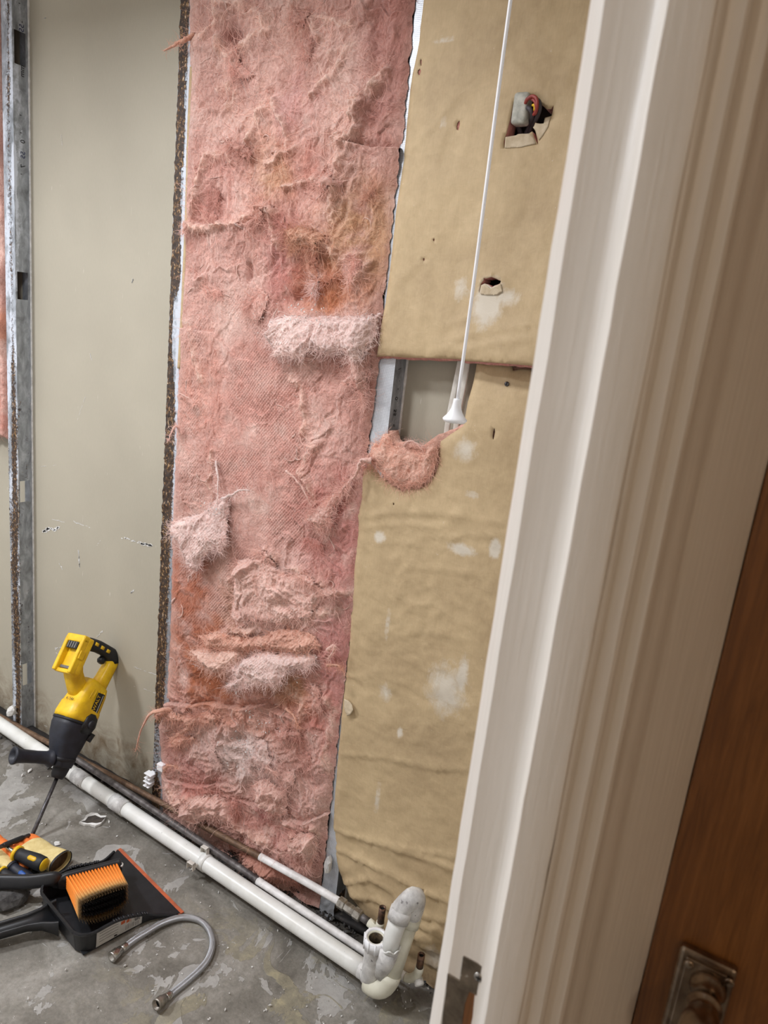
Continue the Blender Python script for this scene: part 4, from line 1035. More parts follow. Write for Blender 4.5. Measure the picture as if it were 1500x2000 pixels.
CREASES = [  # pixel polylines of folds in the lower sheet: points, height, width
 ([(-0.8234,0.4786),(-0.6735,0.5313),(-0.5407,0.5592),(-0.4450,0.5986)], .004, .006), ([(-0.7994,0.2671),(-0.6721,0.2938),(-0.5470,0.3193),(-0.4486,0.3321)], .007, .008), ([(-0.7853,0.2130),(-0.6641,0.2311),(-0.5352,0.2348),(-0.4160,0.2448)], .008, .007),
 ([(-0.6730,0.3007),(-0.5492,0.3352),(-0.4474,0.3673)], .005, .006), ([(-0.7593,0.1259),(-0.6743,0.1925),(-0.6146,0.1906),(-0.5811,0.1570)], .008, .010), ([(-0.7262,0.1130),(-0.6385,0.1470),(-0.5227,0.1461),(-0.4291,0.1580)], .009, .012),
 ([(-0.5266,0.1736),(-0.4603,0.1888),(-0.3991,0.2191)], .008, .009), ([(-0.5076,0.0983),(-0.4496,0.1160),(-0.3894,0.1560)], .010, .010), ([(-0.4962,0.0569),(-0.4436,0.0750),(-0.3837,0.1188)], .010, .010), ([(-0.5598,0.1061),(-0.4920,0.1257),(-0.4157,0.1573)], .008, .010),
 ([(-0.8281,1.0881),(-0.7112,1.1263),(-0.6007,1.1443),(-0.4856,1.1550)], .0035, .012), ([(-0.7980,1.0707),(-0.6952,1.1042),(-0.6199,1.1080)], .003, .010), ([(-0.6173,1.0902),(-0.5366,1.1143),(-0.4758,1.1290)], .004, .006), ([(-0.6992,0.9372),(-0.6704,0.9210),(-0.6079,0.9371)], .004, .008),
 ([(-0.6969,0.8693),(-0.6688,0.9091),(-0.5927,0.9199)], .003, .010), ([(-0.7669,1.0417),(-0.6890,1.0585),(-0.6021,1.0708)], .002, .006), ([(-0.7834,0.5942),(-0.6799,0.5808),(-0.5874,0.6082)], .002, .008), ([(-0.6815,1.0031),(-0.6073,1.0206),(-0.5356,1.0306)], .003, .012), ([(-0.6995,0.8369),(-0.5989,0.8742),(-0.5370,0.8796)], .003, .012), ([(-0.8072,1.2001),(-0.7920,1.1323),(-0.7743,1.1003)], .003, .012)]
UCREASES = [([(-0.6610,1.4753),(-0.6306,1.5050),(-0.5773,1.5241),(-0.4845,1.5424)], .003, .010), ([(-0.6569,1.5268),(-0.6251,1.5447),(-0.6037,1.5515)], .003, .008), ([(-0.6267,1.4790),(-0.5418,1.5059),(-0.4606,1.5218)], .003, .010), ([(-0.7972,1.8559),(-0.7556,1.8923),(-0.6976,1.9532)], .002, .012),
 ([(-0.7870,1.5987),(-0.7440,1.6418),(-0.7157,1.6924)], .002, .012), ([(-0.7335,1.8170),(-0.7188,1.8727),(-0.7117,1.8999)], .0016, .010), ([(-0.6258,1.6954),(-0.5861,1.6496),(-0.5514,1.6324)], .002, .014), ([(-0.6120,2.0082),(-0.5464,1.9700),(-0.4990,1.9172)], .003, .02)]
def crease(X, Z, lst):
    h = np.zeros_like(X)
    for pts, a, w in lst:
        d = linedist(pts, X, Z)
        zz = np.interp(X, [p[0] for p in pts] if pts[0][0] < pts[-1][0] else [p[0] for p in pts][::-1], [p[1] for p in pts] if pts[0][0] < pts[-1][0] else [p[1] for p in pts][::-1])
        h += np.where(Z > zz, a * np.exp(-(d / w)), a * np.exp(-(d / (w * .35)) ** 1.2))
    return h
def up_h(X, Z):
    zb = (-0.6249,1.4669)[1]
    b = np.exp(-((Z - zb) / .22)) * .012 + .020 * np.exp(-(((X + .48) / .13) ** 2)) * np.exp(-((Z - zb) / .16))
    h = b + .004 * fbm(X * 5, Z * 3, 3, 51) + .0016 * fbm(X * 22, Z * 14, 3, 52) + crease(X, Z, UCREASES)
    d = np.maximum(0, sdf(HOLE1, X, Z) + .03) / .03
    d2 = np.exp(-np.maximum(0, -sdf(HOLE1, X, Z)) / .012)
    h = h - .006 * d2 * sstep(-.02, .03, X - (-0.5512,1.9111)[0])
    h = h + .003 * np.exp(-np.maximum(0, -sdf(HOLE2, X, Z)) / .010)
    edge = np.minimum(.012, np.maximum(0, sdf(UP, X, Z))) / .012
    return h - .005 * (1 - edge) + .004
def low_h(X, Z):
    zt = (-0.5681,1.4652)[1]
    dent = np.exp(-((zt - Z) / .075) ** 2) * sstep(-.72, -.66, X)
    h = -.020 * dent + .004 * fbm(X * 4, Z * 3, 3, 61) + .0026 * ridged(X * 5, Z * 22 + 2 * fbm(X * 6, Z * 6, 2, 3), 3, 62) * sstep(.35, .7, Z) * sstep(1.3, 1.1, Z) + .0014 * fbm(X * 24, Z * 24, 3, 63)
    bot = sstep(.42, .06, Z)
    h = h + bot * (.018 * sstep(-.80, -.55, X) + .008 * fbm(X * 9, Z * 13, 3, 64)) + crease(X, Z, CREASES)
    edge = np.minimum(.012, np.maximum(0, sdf(LOW, X, Z))) / .012
    return h - .005 * (1 - edge) + .006
DUST = [((-0.5749,1.5782), (.035, .05), .9), ((-0.5446,1.5901), (.04, .02), .7), ((-0.6396,1.6030), (.02, .03), .6), ((-0.7451,2.0534), (.03, .006), .7), ((-0.5551,1.8751), (.03, .014), .6), ((-0.7235,1.9049), (.008, .02), .6)]
LDUST = [((-0.7621,1.0574), (.016, .014), .9), ((-0.5608,1.0789), (.035, .014), .9), ((-0.4881,1.0995), (.012, .022), 1.2), ((-0.5499,0.7557), (.055, .07), .75), ((-0.5186,0.7981), (.014, .05), .9), ((-0.6488,0.6097), (.008, .014), 1.1),
         ((-0.7158,0.8571), (.006, .05), .6), ((-0.7015,0.6933), (.02, .03), .6), ((-0.6868,0.4101), (.008, .05), .7), ((-0.5861,1.2859), (.03, .03), .7), ((-0.5555,1.1997), (.02, .01), .6), ((-0.4726,0.0868), (.04, .04), .7)]
def blobf(X, Z, L):
    a = np.zeros_like(X)
    for (cx, cz), (rx, rz), s in L: a = np.maximum(a, s * np.exp(-(((X - cx) / rx) ** 2 + ((Z - cz) / rz) ** 2)))
    return a
# the upper batt
ub = thing('paper_faced_batt', 'upper brown paper faced batt with a wiring hole in it', 'insulation', (-.5, WY, 1.46))
V, F, _ = sheet(UP, UPH, .0075, 1)
Y = WY - up_h(V[:, 0], V[:, 1])
v3, f3 = skirt(np.stack([V[:, 0], Y, V[:, 1]], 1), F, .0012)
du = blobf(v3[:, 0], v3[:, 2], DUST)
mk('paper_facing', v3, f3, M['kraft'], ub, attrs={'dust': du, 'stain': np.zeros(len(v3))})
def wool_back(name, outline, holes, yfun, depth, parent, off=.002, col=(190, 128, 116), step=.012, seed=1):
    V, F, _ = sheet(outline, holes, step, seed)
    Y = yfun(V[:, 0], V[:, 1]) + off
    v3, f3 = skirt(np.stack([V[:, 0], Y, V[:, 1]], 1), F, depth)
    v3[:, 1] = np.minimum(v3[:, 1], WB - .004); v3[:, 2] = np.maximum(v3[:, 2], .006)
    X, Z = v3[:, 0], v3[:, 2]
    v3[:, 2] += .003 * fbm(X * 60, Z * 60 + v3[:, 1] * 80, 2, 6)
    c = np.array(lin(col)) * (1 + .2 * fbm(X * 30, Z * 30 + v3[:, 1] * 50, 3, 3))[:, None]
    return mk(name, v3, f3, M['wool'], parent, attrs={'Col': c})
grow = lambda P, dz: [(x, z + dz) for x, z in P]
wool_back('wool_backing', [(x + .002, z - (.004 if z < 1.6 else 0)) for x, z in UP], [HOLE1, HOLE2], lambda X, Z: WY - up_h(X, Z), .034, ub)
def flap(name, outline, yf, mat, parent, step=.003, thick=.0008, holes=()):
    V, F, _ = sheet(outline, list(holes), step, 3)
    y = yf(V[:, 0], V[:, 1])
    v3, f3 = skirt(np.stack([V[:, 0], y, V[:, 1]], 1), F, thick)
    return mk(name, v3, f3, mat, parent, attrs={'dust': np.zeros(len(v3)), 'stain': np.zeros(len(v3))})
fz = (-0.5607,1.8787)[1]
flap('torn_flap', [(-0.5898,1.8770),(-0.5809,1.8785),(-0.5710,1.8799),(-0.5613,1.8822),(-0.5456,1.8834),(-0.5387,1.8780),(-0.5307,1.8657),(-0.5575,1.8595),(-0.5889,1.8585)], lambda X, Z: WY - up_h(X, Z) - .0015 - .05 * np.clip(Z - fz, 0, 1), M['torn_paper'], ub)
flap('torn_flap', [(-0.5413,1.8936),(-0.5366,1.9002),(-0.5228,1.8997),(-0.5205,1.9089),(-0.5113,1.9111),(-0.5119,1.8925),(-0.5193,1.8791),(-0.5259,1.8716),(-0.5342,1.8865)], lambda X, Z: WY - up_h(X, Z) - .0012, M['torn_paper'], ub)
flap('torn_flap', [(-0.5931,1.6108),(-0.5847,1.6133),(-0.5728,1.6064),(-0.5609,1.6119),(-0.5532,1.6172),(-0.5476,1.6023),(-0.5583,1.5958),(-0.5796,1.5943),(-0.5928,1.5954)], lambda X, Z: WY - up_h(X, Z) - .0022, M['torn_paper'], ub)
# dark panels paint the shade inside both holes; then the connector and wires
c1 = (-0.5462,1.9109); c2 = (-0.5746,1.6178)
MB().box((c1[0] - .09, WB - .006, c1[1] - .10), (c1[0] + .09, WB - .004, c1[1] + .09)).build('hole_shade', M['dark_paper'], ub, False)
MB().box((c2[0] - .05, WB - .006, c2[1] - .04), (c2[0] + .05, WB - .004, c2[1] + .04)).build('hole_shade', M['dark_hole'], ub, False)
wc = thing('wire_connector', 'grey connector block with red wires poking through the paper hole', 'connector', (-0.5660,1.3600,1.9114))
mb = MB()
a = np.array((-0.5652,1.3520,1.9245)); 
mb.box((a[0] - .019, a[1] - .010, a[2] - .026), (a[0] + .011, a[1] + .016, a[2] + .028), .008, 4)
mb.build('block', M['connector'], wc)
for nm, pts, rad, m_ in (('red_wire', [(-0.5600,1.3450,1.9324),(-0.5530,1.3350,1.9357),(-0.5429,1.3320,1.9393),(-0.5336,1.3300,1.9340),(-0.5308,1.3300,1.9231),(-0.5349,1.3380,1.9139),(-0.5459,1.3520,1.9151)], .0032, 'red_wire'),
                         ('red_wire', [(-0.5635,1.3500,1.9366),(-0.5534,1.3400,1.9390),(-0.5400,1.3350,1.9334),(-0.5348,1.3360,1.9234),(-0.5434,1.3500,1.9161)], .0028, 'red_wire'),
                         ('grey_wire', [(-0.5434,1.3450,1.9383),(-0.5314,1.3360,1.9316),(-0.5286,1.3380,1.9220),(-0.5349,1.3500,1.9124),(-0.5499,1.3700,1.9015),(-0.5597,1.3800,1.8906)], .0042, 'grey_wire'),
                         ('grey_wire', [(-0.5549,1.3450,1.9254),(-0.5472,1.3420,1.9207),(-0.5448,1.3500,1.9128),(-0.5568,1.3720,1.9023),(-0.5658,1.3800,1.8908)], .0042, 'grey_wire'),
                         ('grey_wire', [(-0.5877,1.3750,1.9114),(-0.5804,1.3750,1.9041),(-0.5755,1.3780,1.8924),(-0.5728,1.3800,1.8840)], .005, 'grey_wire')):
    MB().tube(smooth_path(pts, 6), rad, 8).build(nm, M[m_], wc)
MB().tube(smooth_path([(-0.5428,1.3380,1.9261),(-0.5382,1.3360,1.9261),(-0.5374,1.3380,1.9174)], 4), .0022, 6).build('green_wire', M['yellow_plastic'], wc)
# the lower batt
lb = thing('paper_faced_batt', 'lower brown paper faced batt torn open at its top corner', 'insulation', (-.55, WY, .0))
V, F, _ = sheet(LOW, LOWH, .0075, 2)
Y = WY - low_h(V[:, 0], V[:, 1])
v3, f3 = skirt(np.stack([V[:, 0], Y, V[:, 1]], 1), F, .0012)
v3[:, 2] = np.maximum(v3[:, 2], .004)
du = blobf(v3[:, 0], v3[:, 2], LDUST)
st = .8 * sstep(.16, .02, v3[:, 2] + .05 * fbm(v3[:, 0] * 14, v3[:, 2] * 14, 3, 4)) + .35 * np.exp(-(((v3[:, 0] + .56) / .09) ** 2 + ((v3[:, 2] - .62) / .07) ** 2))
mk('paper_facing', v3, f3, M['kraft'], lb, attrs={'dust': du, 'stain': np.clip(st, 0, 1)})
LW = [(-0.8348,1.2125),(-0.8288,1.2312),(-0.8130,1.2573),(-0.8103,1.2785),(-0.7937,1.2744),(-0.7855,1.2928),(-0.7676,1.2969),(-0.7602,1.2800),(-0.7489,1.2729),(-0.7319,1.2803),(-0.7185,1.2759),(-0.6909,1.2762),(-0.6655,1.2982),(-0.6548,1.3087),(-0.6469,1.3122),(-0.5999,1.3390),(-0.5990,1.3561),(-0.5987,1.3845),(-0.5958,1.4263),(-0.5988,1.4678),(-0.5582,1.4724),(-0.4215,1.4706),(-0.3372,1.4769),(-0.2414,0.0904),(-0.4603,-0.0179),(-0.5467,0.0096),(-0.6372,0.0785),(-0.7521,0.1455),(-0.8054,0.2489),(-0.8121,0.5548),(-0.8196,0.8246),(-0.8238,1.0523),(-0.8338,1.1473)]
lz = (-0.7138,1.2408)[1]
wool_back('wool_backing', LW, [], lambda X, Z: WY - low_h(X, Z) + .004 - .012 * np.exp(-(((X - (-0.7255,1.2329)[0]) / .06) ** 2 + ((Z - lz) / .06) ** 2)), .03, lb, .003, (214, 166, 148), .008)
tuft('torn_tuft', [(-0.8144,1.2245),(-0.8124,1.2528),(-0.8036,1.2681),(-0.7926,1.2654),(-0.7850,1.2895),(-0.7671,1.2924),(-0.7562,1.2694),(-0.7307,1.2716),(-0.6900,1.2697),(-0.6586,1.2928),(-0.6464,1.2840),(-0.6457,1.2533),(-0.6530,1.2186),(-0.6766,1.1914),(-0.7182,1.1783),(-0.7531,1.1851),(-0.7819,1.2027)], .004, .010, lb, lin((224, 180, 160)), 31, on=lambda X, Z: WY - low_h(X, Z) - .001, fib=1200, ragged=.003)
wisp([(-0.7250,1.3450,1.2711),(-0.7114,1.3400,1.2849),(-0.6923,1.3400,1.2815),(-0.6746,1.3420,1.2801)], .006, lb, LT, 33)
wisp([(-0.7994,1.3350,1.2268),(-0.8170,1.3250,1.2245),(-0.8198,1.3200,1.2072),(-0.8272,1.3150,1.1832)], .012, lb, LT, 34)
flap('paper_curl', [(-0.8080,0.6374),(-0.7976,0.6385),(-0.7821,0.6334),(-0.7749,0.6224),(-0.7847,0.6048),(-0.7930,0.5988),(-0.8038,0.6141)], lambda X, Z: WY - low_h(X, Z) - .004 - 6.0 * np.clip(X - (-0.7901,0.6249)[0] + .012, 0, 1) ** 2 - .002, M['torn_paper'], lb)
sc = thing('screw', 'grey screw driven into the brown paper near the gap', 'screw', (-0.5231,1.3660,1.4305))
p = np.array((-0.5216,1.3620,1.4307))
MB().lathe(p, (0, -1, 0), [(-.01, .0025), (0, .0025), (0, .005), (.002, .0046), (.003, .003)], 12).build('screw_head', M['steel_dark'], sc)
MB().box((p[0] - .003, p[1] - .0034, p[2] - .0006), (p[0] + .003, p[1] - .0028, p[2] + .0006)).box((p[0] - .0006, p[1] - .0034, p[2] - .003), (p[0] + .0006, p[1] - .0028, p[2] + .003)).build('cross_slot', M['dark_hole'], sc, False)
# white cables hanging in the open gap
for lab, pts, sd in (('left white flat cable hanging in the gap behind the cord', [(-0.6386,1.3850,1.4891),(-0.6392,1.3850,1.4619),(-0.6432,1.3850,1.4086),(-0.6469,1.3850,1.3607),(-0.6490,1.3850,1.3167),(-0.6455,1.3850,1.2506)], 1), ('right white flat cable hanging in the gap behind the cord', [(-0.6226,1.3800,1.4906),(-0.6209,1.3800,1.4639),(-0.6228,1.3800,1.4070),(-0.6258,1.3800,1.3640),(-0.6261,1.3800,1.3097),(-0.6217,1.3800,1.2554)], 2)):
    cb = MB().tube(smooth_path(pts, 5), [(.0065, .003)] * (5 * 5 + 1), 12, True, (1, 0, 0), 3).build('electric_cable', M['cable_white'], None, loc=pts[-1])
    tag(cb, lab, 'cable', 'white cables in the wall gap')

# ------------------------------------------------------------------ pull cord
pc = thing('pull_cord', 'white ceiling pull cord with a bell shaped handle', 'pull cord', (-0.4668,1.0200,1.3924))
pb = np.array((-0.4670,1.0200,1.3876))
n = 60
t = np.linspace(0, 1, n)
P = np.stack([pb[0] + .0012 * np.sin(t * 9) * (1 - t), np.full(n, pb[1]), pb[2] + .026 + (2.40 - pb[2] - .026) * t], 1)
MB().tube(P, .0027, 8).build('cord', M['white_plastic'], pc)
MB().lathe(pb + np.array((0, 0, -.009)), (0, 0, 1), [(0, 0), (0, .0155), (.003, .0185), (.005, .0192), (.007, .018), (.011, .0142), (.016, .0108), (.022, .0080), (.029, .0066), (.035, .0062), (.037, .0055), (.037, .003)], 32).build('bell_handle', M['white_plastic'], pc)

# ------------------------------------------------------------------ door frame and the wooden hall door
def extrude_profile(prof, z0, z1, nz, name, mat, parent, wob=.0, closed=True, smooth=False):
    zs = np.linspace(z0, z1, nz); n = len(prof); P = np.array(prof)
    v = []
    for z in zs:
        for k, (px_, py_) in enumerate(P):
            w = wob * float(perlin(z * 9, k * 3.7, 3)) + wob * .6 * float(perlin(z * 31, k * 5.1, 8))
            v.append((px_ + w, py_ + w * .6, z))
    f = []
    for i in range(nz - 1):
        for j in range(n if closed else n - 1):
            k = (j + 1) % n
            f.append((i * n + j, i * n + k, (i + 1) * n + k, (i + 1) * n + j))
    return mk(name, np.array(v), f, mat, parent, smooth)
tr = struct('', extrude_profile([(-.1545, .520), (-.1690, .520), (-.1690, .486), (-.1660, .4785), (-.1535, .4660), (-.1300, .4655), (-.1250, .4640), (-.1205, .4610), (-.1170, .4568), (-.1148, .4525), (-.1128, .4488), (-.0900, .4488), (-.0880, .4496), (-.0872, .4515), (-.0872, .520)], .0, 2.08, 90, 'trim_1', M['jamb'], None, .0007))
flat_by_angle(tr, 28)
ar = extrude_profile([(-.0872, .56), (-.0872, .4512), (-.0855, .4522), (-.0838, .4545), (-.0828, .458), (-.0790, .4600), (-.0745, .4606), (-.0725, .4630), (-.0722, .468), (-.0690, .4730), (-.0660, .4745), (-.0625, .4750), (-.0608, .4780), (-.0604, .484), (-.0580, .4900), (-.0545, .4960), (-.0520, .5060), (-.0512, .512), (-.0490, .5160), (-.0176, .5690), (-.0170, .5715), (-.0170, .64), (-.0872, .64)], .0, 2.14, 60, 'architrave', M['jamb'], tr, .0005)
flat_by_angle(ar, 24)
# strike plate let into the rebate
Ys = .4655
sp = MB()
S = [(-0.1425,1.0234),(-0.1147,1.0250),(-0.1190,0.9733),(-0.1189,0.9608),(-0.1501,0.9385),(-0.1516,0.9618),(-0.1518,0.9829),(-0.1532,0.9992),(-0.1420,0.9992)]
Vs, Fs, _ = sheet(S, [[(-0.1327,0.9950),(-0.1207,0.9959),(-0.1219,0.9629),(-0.1338,0.9566),(-0.1347,0.9812)]], .004, 5)
v3, f3 = skirt(np.stack([Vs[:, 0], np.full(len(Vs), .4642), Vs[:, 1]], 1), Fs, .0022)
spo = mk('strike_plate', v3, f3, M['strike'], tr, False)
rec = [(-0.1346,0.9948),(-0.1195,0.9966),(-0.1203,0.9608),(-0.1356,0.9520),(-0.1368,0.9787)]
MB().box((min(p[0] for p in rec), .4646, min(p[1] for p in rec)), (max(p[0] for p in rec), .4653, max(p[1] for p in rec))).build('latch_recess', M['wood'], spo, False)
c = np.array((-0.1271,0.4642,1.0130))
MB().lathe(c, (0, -1, 0), [(-.001, .0042), (.0002, .0042), (.0009, .0036), (.0010, .0)], 20).build('screw', M['chrome'], spo)
MB().box((c[0] - .0026, c[1] - .0013, c[2] - .0005), (c[0] + .0026, c[1] - .0008, c[2] + .0005)).box((c[0] - .0005, c[1] - .0013, c[2] - .0026), (c[0] + .0005, c[1] - .0008, c[2] + .0026)).build('cross_slot', M['dark_hole'], spo, False)
# door
YD = .57
dr = MB().box((-.0165, YD, .006), (.78, YD + .038, 2.03), .002, 2).build('door_1', M['wood'], None, False); struct('', dr)
dr['label'] = 'varnished brown wooden hall door with a metal lever handle'
hp = [(0.0040,1.0411),(0.0469,1.0464),(0.0469,1.0464),(0.0054,1.0420)]
hx0, hx1, hz1_ = (0.0049,0.5620,1.0431)[0], (0.0476,0.5620,1.0459)[0], (0.0265,0.5620,1.0464)[2]
pl = MB().box((hx0, YD - .009, hz1_ - .17), (hx1, YD, hz1_), .0035, 3).build('handle_plate', M['bronze'], dr, False)
MB().box((hx0 + .006, YD - .0105, hz1_ - .164), (hx1 - .006, YD - .0085, hz1_ - .006), .001, 2).build('raised_panel', M['bronze'], pl, False)
for c in ((0.0137,0.5590,1.0348), (0.0437,0.5590,1.0360)):
    c = np.array(c)
    c[1] = YD - .0104
    MB().lathe(c, (0, -1, 0), [(0, .004), (.0008, .004), (.0014, .003), (.0015, 0)], 16).build('screw', M['bronze'], pl)
c = np.array((0.0306,0.5590,1.0223))
MB().lathe((c[0], YD - .0104, c[2]), (0, -1, 0), [(0, .0135), (.002, .0140), (.004, .0120), (.010, .0100), (.019, .0098), (.0200, .0128), (.0225, .0130), (.0235, .0105), (.030, .0115), (.040, .0145), (.050, .0155), (.058, .0125), (.062, .006), (.063, 0)], 32).build('lever_handle', M['bronze'], pl)

# ------------------------------------------------------------------ drain pipe with its opened trap
dp = thing('drain_pipe', 'white plastic drain pipe along the wall ending in an open trap', 'pipe', (-.59, 1.23, 0))
e0 = np.array((-.600, 1.238, .046)); w0 = np.array((-2.1806,1.3180,0.0337)); d_ = (w0 - e0); d_ /= np.linalg.norm(d_)
w1 = w0 + d_ * .35
ends = [e0 + (w1 - e0) * t for t in np.linspace(0, 1, 40)]
MB().tube(ends, .0215, 28).build('main_pipe', M['pvc'], dp)
for nm, q, L_, rr, m_ in (('joint_sleeve', (-1.5200,1.2620,0.0710), .030, .0236, 'pvc_dirty'), ('joint_sleeve', (-1.7124,1.2750,0.0677), .030, .0232, 'pvc_dirty'), ('saddle_band', (-1.1512,1.2500,0.0556), .010, .0234, 'pvc')):
    s_ = (np.array(q) - e0) @ d_; c = e0 + d_ * s_     # the nearest point of the pipe's axis
    MB().ring([c - d_ * L_, c + d_ * L_], rr, .0212, 28).build(nm, M[m_], dp)
base = np.array((-.583, 1.226, .046)); topr = np.array((-.583, 1.222, .168))
rp = [e0 + d_ * .02, e0, *arc(e0, base, base + (topr - base) * .30, 7)[1:], topr]
MB().tube(rp, [.0222] * 2 + [.0240] * 6 + [.0236], 28, False).build('elbow', M['pvc_dirty'], dp)
ax = (topr - base); ax /= np.linalg.norm(ax)
MB().ring([topr - ax * .022, topr + ax * .004], .0268, .0205, 32).build('threaded_collar', M['white_plastic'], dp)
for k in range(10):
    a = 2 * PI * k / 10 + .2
    o = topr + np.array((math.cos(a), math.sin(a), 0)) * .0268
    MB().tube([o - ax * .024, o + ax * .004], .0022, 6).build('collar_rib', M['white_plastic'], dp)
MB().ring([topr - ax * .02, topr + ax * .0015], .0200, .0172, 28).build('cream_seal', M['pvc_cream'], dp)
MB().ring([topr - ax * .055, topr - ax * .002], .0198, .0166, 28).lathe(topr - ax * .055, ax, [(0, .0172), (.001, .0172), (.0012, 0)], 20).build('bore', M['bore'], dp)
# the second leg: bend on the floor, leaning leg, top elbow and the arm that comes back
l1 = np.array((-0.5355,1.2160,0.0681)); l2 = np.array((-0.5290,1.2800,0.2145)); ld = (l2 - l1) / np.linalg.norm(l2 - l1)
bend = arc(np.array((-.588, 1.225, .036)), l1 - ld * .020 + np.array((0, 0, -.006)), l1 + ld * .03, 9)
for q in bend: q[2] = max(q[2], .0235)
MB().tube(bend, [.0225] * 7 + [.0232, .0232], 28).build('bottom_bend', M['pvc_cream'], dp)
MB().tube([l1 + ld * .02, l2], .0212, 28).build('leaning_leg', M['pvc_cream'], dp)
a0 = np.array((-0.5416,1.2500,0.2524)); a1 = np.array((-0.5454,1.2220,0.1795)); ad = (a1 - a0)
ctl = np.array((-0.5067,1.2720,0.3249))
te = [l2 - ld * .014, *arc(l2, ctl, a0, 11), a0 + ad * .12]
MB().tube(te, .0228, 28).build('top_elbow', M['pvc_dirty'], dp)
MB().ring([l2 - ld * .020, l2 + ld * .002], .0246, .021, 28).build('socket', M['pvc_cream'], dp)
MB().ring([a0 + ad * .02, a0 + ad * .36], .0252, .021, 28).build('socket', M['pvc_dirty'], dp)
MB().tube([a0 + ad * .15, a0 + ad * .6, a0 + ad * .85, a1 + np.array((0, 0, -.03))], [.0222, .0205, .0200, .0198], 28).build('return_arm', M['pvc'], dp)
br = MB(); rr_ = np.random.default_rng(3)
pts = [a1 + np.array((.0230 * math.cos(t), .0230 * math.sin(t), -.012 + .010 * rr_.random())) for t in np.linspace(-1.7, .6, 10)]
br.tube(smooth_path(pts, 3), [.0012 + .0012 * rr_.random() for _ in range(28)], 6).build('broken_rim', M['pvc'], dp)
MB().tube([a1 + np.array((-.010, -.002, -.095)), a1 + np.array((-.006, -.002, -.060)), a1 + np.array((0, -.001, -.016))], [.018, .0215, .0236], 24).build('branch_body', M['pvc_dirty'], dp)
# saddle clip on the pipe
ck = thing('pipe_clip', 'white plastic saddle clip on the drain pipe, below the batt', 'clip', (-1.1541,1.2400,0.0476))
for nm, c in (('upper_ear', (-1.1605,1.2720,0.0694)), ('lower_ear', (-1.1648,1.2260,0.0481))):
    c = np.array(c)
    m_ = MB()
    m_.box(c + np.array((-.012, -.004, -.010)), c + np.array((-.009, .008, .012)), .001, 1).box(c + np.array((.009, -.004, -.010)), c + np.array((.012, .008, .012)), .001, 1)
    m_.box(c + np.array((-.012, -.004, .009)), c + np.array((.012, .008, .012)), .001, 1).box(c + np.array((-.012, .006, -.010)), c + np.array((.012, .008, .012)), .001, 1)
    m_.tube([c + np.array((.006, .0, -.008)), c + np.array((.012, -.001 if 'upper' in nm else .014, -.022 if 'upper' in nm else .004))], .0035, 8)
    m_.build(nm, M['cable_white'], ck, False)

# ------------------------------------------------------------------ the two water pipes behind it
def pipe(name, label, pts, rad, mats, cat='pipe', loc=None):
    P = smooth_path(pts, 6)
    t = thing(name, label, cat, loc if loc is not None else P[-1])
    return t, P
cp, P = pipe('water_pipe', 'rust brown upper water pipe with white painted end and coupling', [(-2.4146,1.3450,0.0297),(-2.0315,1.3350,0.0502),(-1.5385,1.3300,0.0746),(-1.1109,1.3200,0.0972),(-0.9992,1.3180,0.1036)], .009, None)
MB().tube(P, .0088, 14).build('bare_length', M['rusty_copper'], cp)
P = smooth_path([(-1.0027,1.3180,0.1034),(-0.8426,1.3150,0.1098),(-0.7317,1.3120,0.1118)], 6)
MB().tube(P, .0096, 14).build('painted_length', M['white_painted_pipe'], cp)
q0 = np.array((-0.7410,1.3120,0.1111)); q1 = np.array((-0.6715,1.3100,0.1067)); dd = (q1 - q0) / np.linalg.norm(q1 - q0); Lq = np.linalg.norm(q1 - q0)
MB().lathe(q0, dd, [(0, .0115), (0, .0148), (Lq * .26, .0148), (Lq * .30, .0118), (Lq * .42, .0128), (Lq * .58, .0128), (Lq * .66, .0118), (Lq * .70, .0148), (Lq * .96, .0148), (Lq, .011)], 6).build('compression_coupling', M['brass_nickel'], cp, False)
q2 = np.array((-0.6468,1.3090,0.1053)); q3 = np.array((-0.6275,1.3070,0.1032))
MB().tube([q1 - dd * .005, q2], .0092, 14).build('grey_stub', M['grey_pipe'], cp)
v0 = np.array((-0.6168,1.3060,0.1043)); vt = np.array((v0[0], v0[1], v0[2])); vtop = np.array((-0.6324,1.3060,0.1700)); vtop[0] = v0[0] + .001; vtop[1] = v0[1]
MB().tube([q2 - dd * .002, *arc(q3, v0, v0 + (vtop - v0) * .35, 6)], .0104, 14).build('painted_elbow', M['pvc_cream'], cp)
MB().ring([v0 + (vtop - v0) * .3, vtop], .0086, .0066, 18).build('copper_tail', M['copper'], cp)
MB().lathe(vtop - np.array((0, 0, .006)), (0, 0, 1), [(0, .0066), (.001, .0066), (.0012, 0)], 12).build('bore', M['dark_hole'], cp)
gp, P = pipe('water_pipe', 'dark grey lower water pipe running behind the drain pipe', [(-1.7921,1.3000,0.0940),(-1.4557,1.2980,0.0790),(-1.0823,1.2920,0.0623),(-0.9800,1.2900,0.0566)], .009, None)
MB().tube(P, .0095, 14).build('bare_length', M['grey_pipe'], gp)
P = smooth_path([(-0.9836,1.2900,0.0563),(-0.8155,1.2870,0.0510),(-0.6490,1.2840,0.0462),(-0.5666,1.2800,0.0483),(-0.5153,1.2750,0.0529)], 6)
P[:, 2] = np.maximum(P[:, 2], .0105)
MB().tube(P, .0100, 14).build('painted_length', M['white_painted_pipe'], gp)
v0 = np.array((-0.4885,1.2750,0.0674)); v0[2] = max(v0[2], .012); vtop = np.array((-0.4941,1.2750,0.1366)); vtop[0] = v0[0]; vtop[1] = v0[1]
MB().tube([P[-2], *arc(P[-1], v0 + np.array((0, 0, -.002)), v0 + (vtop - v0) * .5, 7)], .0104, 14).build('painted_elbow', M['pvc_cream'], gp)
